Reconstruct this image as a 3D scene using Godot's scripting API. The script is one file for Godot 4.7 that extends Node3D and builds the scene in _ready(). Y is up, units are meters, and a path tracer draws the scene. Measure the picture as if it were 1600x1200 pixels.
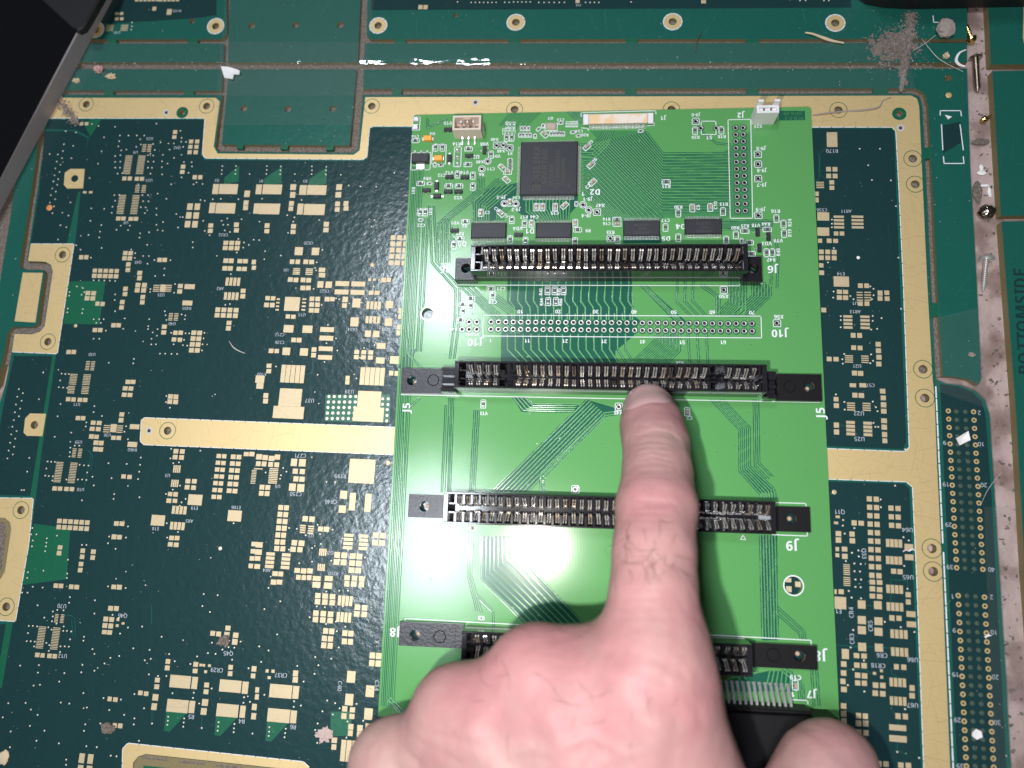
extends Node3D
# A hand points at a card-edge connector on a green adapter board that lies on a large bare circuit panel.
# Lengths are worked out in millimetres and written out in metres. y = 0 is the top face of the bare panel.
const MM := 0.001
const FOCAL := 1080.0
const RIGHT := Vector3(0.9958346, -0.0861564, -0.0298426)
const DOWN := Vector3(0.0148594, -0.1695705, 0.9854060)
const FORE := Vector3(-0.0899595, -0.9817448, -0.1675840)
const EYE := Vector3(28.5393, 228.2211, 57.4660)
const PANEL_TURN := -1.3
const THICK := 2.6
const BOARD_TOP := 1.7
const BX0 := -31.2
const BX1 := 108.3
const BZ0 := -79.7
const BZ1 := 125.0

var rng := RandomNumberGenerator.new()
var mats := {}
var font: SystemFont
var unit_box: ArrayMesh
var taken := {}


func _ready() -> void:
	rng.seed = 11
	set_camera()
	set_light()
	font = SystemFont.new()
	font.font_names = PackedStringArray(["Droid Sans"])
	font.font_weight = 400
	make_materials()
	unit_box = box_mesh()
	build_table()
	build_panels()
	build_board()
	build_device()
	build_hand()
	build_litter()
	build_lamps()


func set_camera() -> void:
	var cam := Camera3D.new()
	cam.name = "camera"
	add_child(cam)
	cam.transform = Transform3D(Basis(RIGHT, -DOWN, -FORE).orthonormalized(), EYE * MM)
	cam.keep_aspect = Camera3D.KEEP_HEIGHT
	var lens := CameraAttributesPhysical.new()
	lens.frustum_focal_length = 12.0 * FOCAL / 600.0
	lens.frustum_focus_distance = 0.232
	lens.exposure_aperture = 6.0
	lens.frustum_near = 0.01
	lens.frustum_far = 20.0
	cam.attributes = lens
	cam.fov = rad_to_deg(2.0 * atan(600.0 / FOCAL))
	cam.near = 0.01
	cam.far = 20.0
	cam.current = true


func set_light() -> void:
	var world := WorldEnvironment.new()
	world.name = "world"
	var e := Environment.new()
	e.background_mode = Environment.BG_COLOR
	e.background_color = Color(0.016, 0.017, 0.019).linear_to_srgb()
	e.tonemap_mode = Environment.TONE_MAPPER_LINEAR
	e.tonemap_exposure = 1.1
	e.sdfgi_enabled = true
	e.ssao_enabled = true
	e.ssil_enabled = true
	world.environment = e
	add_child(world)
	# the small white lamp beside the lens
	var flash := AreaLight3D.new()
	flash.name = "flash_lamp"
	flash.area_size = Vector2(0.006, 0.006)
	flash.area_normalize_energy = true
	flash.light_color = Color(1.0, 0.985, 0.955)
	flash.light_energy = 0.051
	flash.area_range = 8.0
	flash.shadow_enabled = true
	add_child(flash)
	flash.transform = Transform3D(Basis(RIGHT, -DOWN, -FORE).orthonormalized(), (EYE + Vector3(-22, -4, 28)) * MM)
	# two fluorescent panels on the ceiling to the left
	for k in 2:
		var at: Vector3 = [Vector3(-0.40, 1.95, 0.18), Vector3(-0.41, 1.95, -0.60)][k]
		var lamp := AreaLight3D.new()
		lamp.name = "ceiling_lamp" if k == 0 else "ceiling_lamp_001"
		lamp.area_size = [Vector2(0.26, 0.40), Vector2(0.22, 0.30)][k]
		lamp.area_normalize_energy = true
		lamp.light_energy = [1.5, 1.15][k]
		lamp.light_color = Color(0.93, 0.96, 1.0)
		lamp.area_range = 8.0
		lamp.shadow_enabled = true
		add_child(lamp)
		lamp.transform = Transform3D(Basis(Vector3.RIGHT, -PI / 2.0), at)


# the fittings of the two ceiling lamps, which the glossy boards mirror
func build_lamps() -> void:
	for k in 2:
		var at: Vector3 = [Vector3(-400, 1952, 180), Vector3(-410, 1952, -600)][k]
		var half: Vector2 = [Vector2(130, 200), Vector2(110, 150)][k]
		var t := thing("ceiling_light", ["long rectangular ceiling light mirrored in the boards", "squarish ceiling light mirrored beyond the long one"][k], "ceiling light", at)
		var st := st_new()
		bx(st, Vector3(-half.x, 0, -half.y), Vector3(half.x, 3, half.y))
		part("diffuser", done(st), t, mats.lamp_glow)
		st = st_new()
		bx(st, Vector3(-half.x - 12, 3.2, -half.y - 12), Vector3(half.x + 12, 45, half.y + 12))
		part("housing", done(st), t, mats.white_plastic)


# ---------------------------------------------------------------- places
# the point at height h (mm) that lies along a direction of the lens
func px(u: float, v: float, h := 0.0) -> Vector3:
	var d := RIGHT * ((u - 800.0) / FOCAL) + DOWN * ((v - 600.0) / FOCAL) + FORE
	return EYE + d * ((h - EYE.y) / d.y)


# the same on the panel's own axes (mm)
func pan(u: float, v: float, h := 0.0) -> Vector2:
	var p := px(u, v, h)
	return Vector2(p.x, p.z).rotated(deg_to_rad(PANEL_TURN))


# the same on the adapter board's own axes (mm)
func brd(u: float, v: float, h := 0.0) -> Vector2:
	var p := px(u, v, BOARD_TOP + h)
	return Vector2(p.x, p.z)


func pans(list: Array, h := 0.0) -> PackedVector2Array:
	var r := PackedVector2Array()
	for i in range(0, list.size(), 2):
		r.append(pan(list[i], list[i + 1], h))
	return r


func brds(list: Array, h := 0.0) -> PackedVector2Array:
	var r := PackedVector2Array()
	for i in range(0, list.size(), 2):
		r.append(brd(list[i], list[i + 1], h))
	return r


# ---------------------------------------------------------------- nodes
func numbered(called: String) -> String:
	var n: int = taken.get(called, 0)
	taken[called] = n + 1
	return called if n == 0 else "%s_%03d" % [called, n]


func thing(called: String, label: String, category: String, at := Vector3.ZERO, turn := 0.0, group := "") -> Node3D:
	var o := Node3D.new()
	o.name = numbered(called)
	add_child(o)
	o.position = at * MM
	o.rotation.y = turn
	tag(o, label, category, group)
	return o


func tag(o: Node, label: String, category: String, group := "") -> void:
	o.set_meta("label", label)
	o.set_meta("category", category)
	if group != "":
		o.set_meta("group", group)


func part(called: String, m: Mesh, parent: Node, material: Material = null) -> MeshInstance3D:
	var o := MeshInstance3D.new()
	o.name = called
	o.mesh = m
	if material:
		o.material_override = material
	parent.add_child(o, true)
	return o


func single(called: String, m: Mesh, material: Material, label: String, category: String, group := "") -> MeshInstance3D:
	var o := MeshInstance3D.new()
	o.name = numbered(called)
	o.mesh = m
	if material:
		o.material_override = material
	add_child(o)
	tag(o, label, category, group)
	return o


# ---------------------------------------------------------------- shapes (all in mm)
func st_new() -> SurfaceTool:
	var st := SurfaceTool.new()
	st.begin(Mesh.PRIMITIVE_TRIANGLES)
	st.set_smooth_group(-1)
	return st


func done(st: SurfaceTool, material: Material = null, into: ArrayMesh = null) -> ArrayMesh:
	st.generate_normals()
	if material:
		st.set_material(material)
	return st.commit(into)


func quad(st: SurfaceTool, a: Vector3, b: Vector3, c: Vector3, d: Vector3) -> void:
	for p in [a, b, c, a, c, d]:
		st.add_vertex(p * MM)


# front faces run clockwise seen from outside
func bx(st: SurfaceTool, lo: Vector3, hi: Vector3, t := Transform3D.IDENTITY) -> void:
	var c: Array[Vector3] = []
	for k in 8:
		c.append(t * Vector3(hi.x if k & 1 else lo.x, hi.y if k & 2 else lo.y, hi.z if k & 4 else lo.z))
	quad(st, c[2], c[3], c[7], c[6])
	quad(st, c[0], c[4], c[5], c[1])
	quad(st, c[0], c[1], c[3], c[2])
	quad(st, c[5], c[4], c[6], c[7])
	quad(st, c[4], c[0], c[2], c[6])
	quad(st, c[1], c[5], c[7], c[3])


# a box whose top edges are cut by b
func chamfered(st: SurfaceTool, lo: Vector3, hi: Vector3, b: float, t := Transform3D.IDENTITY) -> void:
	var r0 := [Vector3(lo.x, lo.y, lo.z), Vector3(hi.x, lo.y, lo.z), Vector3(hi.x, lo.y, hi.z), Vector3(lo.x, lo.y, hi.z)]
	var r1 := [Vector3(lo.x, hi.y - b, lo.z), Vector3(hi.x, hi.y - b, lo.z), Vector3(hi.x, hi.y - b, hi.z), Vector3(lo.x, hi.y - b, hi.z)]
	var r2 := [Vector3(lo.x + b, hi.y, lo.z + b), Vector3(hi.x - b, hi.y, lo.z + b), Vector3(hi.x - b, hi.y, hi.z - b), Vector3(lo.x + b, hi.y, hi.z - b)]
	for k in 4:
		var n := (k + 1) % 4
		quad(st, t * r0[k], t * r0[n], t * r1[n], t * r1[k])
		quad(st, t * r1[k], t * r1[n], t * r2[n], t * r2[k])
	quad(st, t * r2[0], t * r2[1], t * r2[2], t * r2[3])
	quad(st, t * r0[3], t * r0[2], t * r0[1], t * r0[0])


func box_mesh() -> ArrayMesh:
	var st := st_new()
	bx(st, Vector3(-500, 0, -500), Vector3(500, 1000, 500))
	return done(st)


# a tube along points with a radius at each
func tube(st: SurfaceTool, points: PackedVector3Array, radii: PackedFloat32Array, sides := 6, caps := true) -> void:
	var rings := []
	var up := Vector3.UP
	for i in points.size():
		var dir: Vector3 = (points[mini(i + 1, points.size() - 1)] - points[maxi(i - 1, 0)]).normalized()
		var a := dir.cross(up)
		if a.length() < 0.05:
			a = dir.cross(Vector3.RIGHT)
		a = a.normalized()
		var b := a.cross(dir).normalized()
		var ring := []
		for k in sides:
			var w := TAU * k / sides
			ring.append(points[i] + (a * cos(w) + b * sin(w)) * radii[i])
		rings.append(ring)
	for i in points.size() - 1:
		for k in sides:
			var n := (k + 1) % sides
			quad(st, rings[i][n], rings[i][k], rings[i + 1][k], rings[i + 1][n])
	if caps:
		for k in range(1, sides - 1):
			for p in [rings[0][0], rings[0][k], rings[0][k + 1]]:
				st.add_vertex(p * MM)
			for p in [rings[-1][0], rings[-1][k + 1], rings[-1][k]]:
				st.add_vertex(p * MM)


# a solid of revolution round y through at: pairs (radius, height) from below to above
func lathe(st: SurfaceTool, profile: Array, sides := 16, t := Transform3D.IDENTITY) -> void:
	for i in profile.size() - 1:
		var p: Vector2 = profile[i]
		var q: Vector2 = profile[i + 1]
		for k in sides:
			var w0 := TAU * k / sides
			var w1 := TAU * (k + 1) / sides
			var a := t * Vector3(cos(w0) * p.x, p.y, sin(w0) * p.x)
			var b := t * Vector3(cos(w1) * p.x, p.y, sin(w1) * p.x)
			var c := t * Vector3(cos(w1) * q.x, q.y, sin(w1) * q.x)
			var d := t * Vector3(cos(w0) * q.x, q.y, sin(w0) * q.x)
			quad(st, a, b, c, d)


# flat fill of an outline with round holes [[x, z, r], ...]; returns triangles as points
func fill(outline: PackedVector2Array, holes: Array, sides := 16) -> PackedVector2Array:
	var out := PackedVector2Array()
	if holes.is_empty():
		var idx := Geometry2D.triangulate_polygon(outline)
		for i in idx:
			out.append(outline[i])
		return out
	# cut the outline into cells so that each hole sits alone in a small square, then ring the hole
	var rest: Array[PackedVector2Array] = [outline]
	for h in holes:
		var c := Vector2(h[0], h[1])
		if not Geometry2D.is_point_in_polygon(c, outline):
			continue
		var q: float = h[2] * 1.06
		var cell := PackedVector2Array()
		for k in 8:
			cell.append(c + Vector2.from_angle(TAU * (k + 0.5) / 8) * q / cos(PI / 8))
		var inside := true
		for p in cell:
			inside = inside and Geometry2D.is_point_in_polygon(p, outline)
		if not inside:
			continue
		ring_tris(out, cell, c, h[2], sides)
		var next: Array[PackedVector2Array] = []
		for poly in rest:
			var lo := Vector2(1e9, 1e9)
			var hi := -lo
			for p in poly:
				lo = lo.min(p)
				hi = hi.max(p)
			if c.x + q * 1.2 < lo.x or c.x - q * 1.2 > hi.x or c.y + q * 1.2 < lo.y or c.y - q * 1.2 > hi.y:
				next.append(poly)
				continue
			# a cut through the hole's middle keeps every piece free of inner rings
			for half in 2:
				var far := 5000.0
				var y0: float = c.y if half == 0 else c.y - far
				var y1: float = c.y + far if half == 0 else c.y
				var band := PackedVector2Array([Vector2(lo.x - 1, y0), Vector2(hi.x + 1, y0), Vector2(hi.x + 1, y1), Vector2(lo.x - 1, y1)])
				for piece in Geometry2D.intersect_polygons(poly, band):
					for left in Geometry2D.clip_polygons(piece, cell):
						if left.size() > 2:
							next.append(left)
		rest = next
	for poly in rest:
		var idx := Geometry2D.triangulate_polygon(poly)
		for i in idx:
			out.append(poly[i])
	return out


func ring_tris(out: PackedVector2Array, cell: PackedVector2Array, c: Vector2, r: float, sides: int) -> void:
	var ring := PackedVector2Array()
	for k in sides:
		ring.append(c + Vector2.from_angle(TAU * (k + 0.37) / sides) * r)
	# walk both loops by angle
	var outer := []
	for p in cell:
		outer.append([fposmod((p - c).angle(), TAU), p])
	outer.sort_custom(func(a, b): return a[0] < b[0])
	var inner := []
	for p in ring:
		inner.append([fposmod((p - c).angle(), TAU), p])
	inner.sort_custom(func(a, b): return a[0] < b[0])
	var i := 0
	var j := 0
	var n := outer.size()
	var m := inner.size()
	while i < n or j < m:
		var oa: Vector2 = outer[i % n][1]
		var ia: Vector2 = inner[j % m][1]
		var on: float = outer[(i + 1) % n][0] + (TAU if i + 1 >= n else 0.0)
		var nn: float = inner[(j + 1) % m][0] + (TAU if j + 1 >= m else 0.0)
		if j >= m or (i < n and on <= nn):
			out.append_array([oa, outer[(i + 1) % n][1], ia])
			i += 1
		else:
			out.append_array([oa, inner[(j + 1) % m][1], ia])
			j += 1


# a plate between two heights; the top is one surface, the walls and the underside another
func plate(outline: PackedVector2Array, holes: Array, low: float, high: float, top: Material, side: Material, sides := 16, uv := Rect2(), bottom := false) -> ArrayMesh:
	var tri := fill(outline, holes, sides)
	var st := st_new()
	for i in range(0, tri.size(), 3):
		var q := [tri[i], tri[i + 1], tri[i + 2]]
		if (q[1] - q[0]).cross(q[2] - q[0]) < 0.0:
			q = [q[0], q[2], q[1]]
		for p in q:
			if uv.size.x > 0.0:
				st.set_uv((p - uv.position) / uv.size)
			st.add_vertex(Vector3(p.x, high, p.y) * MM)
		if bottom:
			for p in [q[0], q[2], q[1]]:
				if uv.size.x > 0.0:
					st.set_uv((p - uv.position) / uv.size)
				st.add_vertex(Vector3(p.x, low, p.y) * MM)
	st.generate_normals()
	if uv.size.x > 0.0:
		st.generate_tangents()
	st.set_material(top)
	var m := st.commit()
	st = st_new()
	var cw := Geometry2D.is_polygon_clockwise(outline)
	for i in outline.size():
		var a := outline[i]
		var b := outline[(i + 1) % outline.size()]
		if cw:
			var s := a
			a = b
			b = s
		quad(st, Vector3(a.x, low, a.y), Vector3(b.x, low, b.y), Vector3(b.x, high, b.y), Vector3(a.x, high, a.y))
	for h in holes:
		if not Geometry2D.is_point_in_polygon(Vector2(h[0], h[1]), outline):
			continue
		for k in sides:
			var w0 := TAU * (k + 0.37) / sides
			var w1 := TAU * (k + 1.37) / sides
			var a := Vector2(h[0] + cos(w0) * h[2], h[1] + sin(w0) * h[2])
			var b := Vector2(h[0] + cos(w1) * h[2], h[1] + sin(w1) * h[2])
			quad(st, Vector3(b.x, low, b.y), Vector3(a.x, low, a.y), Vector3(a.x, high, a.y), Vector3(b.x, high, b.y))
	return done(st, side, m)


# a flat strip of width w along a line
func strip(st: SurfaceTool, pts: PackedVector2Array, w: float, y: float) -> void:
	for i in pts.size() - 1:
		var d := (pts[i + 1] - pts[i]).normalized() * w * 0.5
		var n := Vector2(-d.y, d.x)
		var a := pts[i] - d - n
		var b := pts[i] - d + n
		var c := pts[i + 1] + d + n
		var e := pts[i + 1] + d - n
		quad(st, Vector3(a.x, y, a.y), Vector3(e.x, y, e.y), Vector3(c.x, y, c.y), Vector3(b.x, y, b.y))


func disc(st: SurfaceTool, c: Vector2, r: float, y: float, sides := 8, inner := 0.0) -> void:
	for k in sides:
		var w0 := TAU * k / sides
		var w1 := TAU * (k + 1) / sides
		var a := Vector3(c.x + cos(w0) * r, y, c.y + sin(w0) * r)
		var b := Vector3(c.x + cos(w1) * r, y, c.y + sin(w1) * r)
		if inner > 0.0:
			quad(st, a, b, Vector3(c.x + cos(w1) * inner, y, c.y + sin(w1) * inner), Vector3(c.x + cos(w0) * inner, y, c.y + sin(w0) * inner))
		else:
			for p in [Vector3(c.x, y, c.y), a, b]:
				st.add_vertex(p * MM)


# printed words lying flat: tall is the height of a capital in mm, turn in degrees (0 reads upright in the view)
func words(st: SurfaceTool, text: String, at: Vector2, tall: float, turn: float, y: float, wide := 1.0) -> void:
	var tm := TextMesh.new()
	tm.text = text
	tm.font = font
	tm.font_size = 24
	tm.pixel_size = tall / (24.0 * 0.714)
	tm.depth = 0.0
	tm.curve_step = 4.0
	tm.horizontal_alignment = HORIZONTAL_ALIGNMENT_CENTER
	tm.vertical_alignment = VERTICAL_ALIGNMENT_CENTER
	var arr := tm.get_mesh_arrays()
	var v: PackedVector3Array = arr[Mesh.ARRAY_VERTEX]
	var idx: PackedInt32Array = arr[Mesh.ARRAY_INDEX]
	var c := cos(deg_to_rad(turn))
	var s := sin(deg_to_rad(turn))
	for i in range(0, idx.size(), 3):
		for k in 3:
			var p := v[idx[i + k]]
			var x := p.x * wide
			st.add_vertex(Vector3(at.x + c * x - s * -p.y, y, at.y + s * x + c * -p.y) * MM)


# ---------------------------------------------------------------- materials (colours are linear base colours)
func tex(freq: float, kind := FastNoiseLite.TYPE_SIMPLEX, normal := 0.0, ramp: Gradient = null, sd := 1, octaves := 4, size := 512) -> NoiseTexture2D:
	var n := FastNoiseLite.new()
	n.seed = sd
	n.noise_type = kind
	n.frequency = freq
	n.fractal_octaves = octaves
	var t := NoiseTexture2D.new()
	t.width = size
	t.height = size
	t.seamless = true
	t.noise = n
	if normal > 0.0:
		t.as_normal_map = true
		t.bump_strength = normal
	if ramp:
		t.color_ramp = ramp
	return t


func ramp2(a: Color, b: Color, p0 := 0.0, p1 := 1.0) -> Gradient:
	var g := Gradient.new()
	g.offsets = PackedFloat32Array([p0, p1])
	g.colors = PackedColorArray([a.linear_to_srgb(), b.linear_to_srgb()])
	return g


func mat(key: String, c: Color, rough := 0.5, metal := 0.0, spec := 0.5) -> StandardMaterial3D:
	var m := StandardMaterial3D.new()
	m.resource_name = key
	var s := c.linear_to_srgb()
	s.a = c.a
	m.albedo_color = s
	m.roughness = rough
	m.metallic = metal
	m.metallic_specular = spec
	mats[key] = m
	return m


# lay textures over a material on the world's axes; tile in mm
func cover(m: StandardMaterial3D, tile: float, albedo: Texture2D = null, normal: Texture2D = null, depth := 1.0, rough: Texture2D = null) -> StandardMaterial3D:
	m.uv1_triplanar = true
	m.uv1_world_triplanar = true
	m.uv1_scale = Vector3.ONE * (1000.0 / tile)
	m.uv1_triplanar_sharpness = 4.0
	if albedo:
		m.albedo_texture = albedo
	if normal:
		m.normal_enabled = true
		m.normal_texture = normal
		m.normal_scale = depth
	if rough:
		m.roughness_texture = rough
	return m


# fine scratches, specks and dust as an image that tiles
func worn(size: int, scratches: int, specks: int, base: Color, mark: Color, sd: int) -> ImageTexture:
	var r := RandomNumberGenerator.new()
	r.seed = sd
	var im := Image.create(size, size, false, Image.FORMAT_RGB8)
	im.fill(base)
	for k in scratches:
		var p := Vector2(r.randf(), r.randf()) * size
		var a := r.randf() * TAU
		var bend := r.randf_range(-0.004, 0.004)
		var w := r.randf_range(0.15, 0.9) * r.randf()
		for i in int(r.randf_range(10, 150)):
			p += Vector2(cos(a), sin(a))
			a += bend
			var x := posmod(int(p.x), size)
			var y := posmod(int(p.y), size)
			im.set_pixel(x, y, im.get_pixel(x, y).lerp(mark, w))
	for k in specks:
		var p := Vector2i(r.randi() % size, r.randi() % size)
		var w := r.randf_range(0.2, 1.0)
		var big := r.randf() < 0.12
		for dy in (2 if big else 1):
			for dx in (2 if big else 1):
				im.set_pixel((p.x + dx) % size, (p.y + dy) % size, base.lerp(mark, w))
	return ImageTexture.create_from_image(im)


func make_materials() -> void:
	var bumps := tex(0.026, FastNoiseLite.TYPE_SIMPLEX, 6.0, null, 3, 3)
	var fine := tex(0.09, FastNoiseLite.TYPE_SIMPLEX, 4.0, null, 5, 3)
	var marks := worn(1024, 260, 1500, Color(0.82, 0.82, 0.82), Color(1, 1, 1), 4)
	var dust := worn(1024, 160, 5200, Color(0.62, 0.62, 0.62), Color(1, 1, 1), 9)
	var brushed := worn(1024, 900, 500, Color(0.97, 0.97, 0.97), Color(0.70, 0.66, 0.60), 6)
	cover(mat("mask_dark", Color(0.036, 0.122, 0.132), 0.20), 52, dust, bumps, 0.065)
	cover(mat("mask_green", Color(0.034, 0.300, 0.232), 0.26), 70, dust, bumps, 0.04)
	cover(mat("mask_bright", Color(0.028, 0.320, 0.170), 0.28), 64, dust, bumps, 0.04)
	cover(mat("gold", Color(0.78, 0.585, 0.29), 0.42, 0.35), 70, brushed)
	cover(mat("pad", Color(0.66, 0.53, 0.335), 0.48, 0.30), 60, brushed)
	cover(mat("laminate", Color(0.30, 0.25, 0.125), 0.75), 12, tex(0.05, FastNoiseLite.TYPE_SIMPLEX, 0.0, ramp2(Color(0.45, 0.42, 0.36), Color(1, 1, 1)), 8))
	cover(mat("barrel", Color(0.24, 0.17, 0.09), 0.5, 0.4), 12, null, fine, 0.4)
	mat("silk", Color(0.74, 0.77, 0.82), 0.6)
	mat("silk_faint", Color(0.50, 0.54, 0.62), 0.6)
	mat("via", Color(0.72, 0.67, 0.57), 0.45, 0.3)
	mat("silk_grey", Color(0.50, 0.52, 0.58), 0.6)
	mat("copper_dot", Color(0.75, 0.30, 0.10), 0.5, 0.3)
	var dirt := Gradient.new()
	dirt.offsets = PackedFloat32Array([0.0, 0.33, 0.45, 0.62, 1.0])
	dirt.colors = PackedColorArray([Color(0.40, 0.34, 0.31).linear_to_srgb(), Color(0.62, 0.55, 0.52).linear_to_srgb(), Color(0.84, 0.79, 0.77).linear_to_srgb(), Color(0.93, 0.88, 0.86).linear_to_srgb(), Color(1, 1, 1)])
	cover(mat("table", Color(0.47, 0.37, 0.355), 0.62), 220, tex(0.010, FastNoiseLite.TYPE_SIMPLEX, 0.0, dirt, 21, 6, 1024), tex(0.05, FastNoiseLite.TYPE_SIMPLEX, 3.0, null, 22), 0.4)
	cover(mat("grime", Color(0.25, 0.205, 0.175), 0.9), 40, tex(0.06, FastNoiseLite.TYPE_SIMPLEX, 0.0, ramp2(Color(0.55, 0.53, 0.52), Color(1, 1, 1), 0.2, 0.8), 31, 6), tex(0.08, FastNoiseLite.TYPE_SIMPLEX, 6.0, null, 32), 0.9)
	mat("tape", Color(0.90, 0.95, 0.94, 0.02), 0.06)
	mats.tape.transparency = BaseMaterial3D.TRANSPARENCY_ALPHA
	cover(mats.tape, 60, null, tex(0.015, FastNoiseLite.TYPE_SIMPLEX, 5.0, null, 41, 3), 0.06)
	# adapter board
	mat("fr4", Color(0.16, 0.36, 0.12), 0.7)
	mat("plating", Color(0.62, 0.60, 0.56), 0.35, 0.6)
	cover(mat("plastic", Color(0.017, 0.016, 0.020), 0.10), 18, null, tex(0.05, FastNoiseLite.TYPE_SIMPLEX, 2.0, null, 51), 0.03)
	cover(mat("plastic_worn_lit", Color(0.020, 0.019, 0.025), 0.27, 0.0, 0.40), 22, worn(512, 60, 300, Color(0.8, 0.8, 0.8), Color(1, 1, 1), 52), tex(0.03, FastNoiseLite.TYPE_SIMPLEX, 5.0, null, 53), 0.10)  # scuffs, plus lamp sheen put in as a paler tone than the matt plastic
	cover(mat("plastic_matt", Color(0.0115, 0.010, 0.012), 0.5, 0.0, 0.28), 20, worn(512, 4, 120, Color(0.85, 0.85, 0.85), Color(1, 1, 1), 54), tex(0.2, FastNoiseLite.TYPE_SIMPLEX, 2.0, null, 55), 0.3)
	mat("contact", Color(0.88, 0.84, 0.80), 0.22, 0.75)
	mat("contact_dull", Color(0.72, 0.62, 0.53), 0.30, 0.8)
	mat("contact_dark", Color(0.50, 0.42, 0.36), 0.22, 0.9)
	mat("tin", Color(0.78, 0.77, 0.78), 0.32, 0.7)
	cover(mat("chip", Color(0.022, 0.023, 0.030), 0.42), 14, null, tex(0.2, FastNoiseLite.TYPE_SIMPLEX, 2.0, null, 56), 0.25)
	mat("chip_print", Color(0.055, 0.051, 0.048), 0.6)
	mat("resistor", Color(0.09, 0.085, 0.10), 0.45)
	mat("capacitor", Color(0.40, 0.28, 0.20), 0.5)
	mat("tantalum", Color(0.85, 0.40, 0.065), 0.5)
	mat("cream", Color(0.70, 0.58, 0.50), 0.45)
	mat("cream_dark", Color(0.50, 0.36, 0.26), 0.5)
	mat("white_plastic", Color(0.78, 0.77, 0.80), 0.35)
	mat("brass", Color(0.62, 0.48, 0.18), 0.22, 1.0)
	mat("steel", Color(0.42, 0.37, 0.32), 0.25, 1.0)
	mat("paint_grey", Color(0.25, 0.235, 0.255), 0.42)
	mat("black_glass", Color(0.006, 0.006, 0.008), 0.16)
	mat("black_matt", Color(0.010, 0.010, 0.012), 0.45)
	mat("chip_white", Color(0.82, 0.80, 0.80), 0.6)
	mat("lint", Color(0.33, 0.27, 0.25), 0.9)
	mat("lint_pale", Color(0.60, 0.56, 0.53), 0.9)
	mat("wood", Color(0.62, 0.50, 0.34), 0.7)
	var glow := mat("lamp_glow", Color(0.9, 0.9, 0.9), 0.6)
	glow.emission_enabled = true
	glow.emission = Color(0.93, 0.96, 1.0)
	glow.emission_energy_multiplier = 1.0
	mat("hair_strand", Color(0.10, 0.06, 0.045), 0.5)


# ---------------------------------------------------------------- table and bare panels
func build_table() -> void:
	var st := st_new()
	bx(st, Vector3(-330, -THICK - 18, -330), Vector3(380, -THICK, 360))
	var o := single("tabletop", done(st), mats.table, "dirty pale painted table top under the circuit panels", "table top")
	o.set_meta("kind", "structure")
	o.remove_meta("category")
	st = st_new()
	for q in [[-60,-60, 1500,-60, 1497,590, -80,640], [-80,640, 1420,640, 1420,1262, -80,1262]]:
		var c := px(q[0], q[1], -1.6)
		var e := px(q[4], q[5], -1.6)
		bx(st, Vector3(c.x, -THICK + 0.01, c.z), Vector3(e.x, -1.45, e.z))
	o = single("packed_dust", done(st), mats.grime, "grey brown dust packed into the routed slots of the panels", "dust")
	o.set_meta("kind", "stuff")


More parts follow.
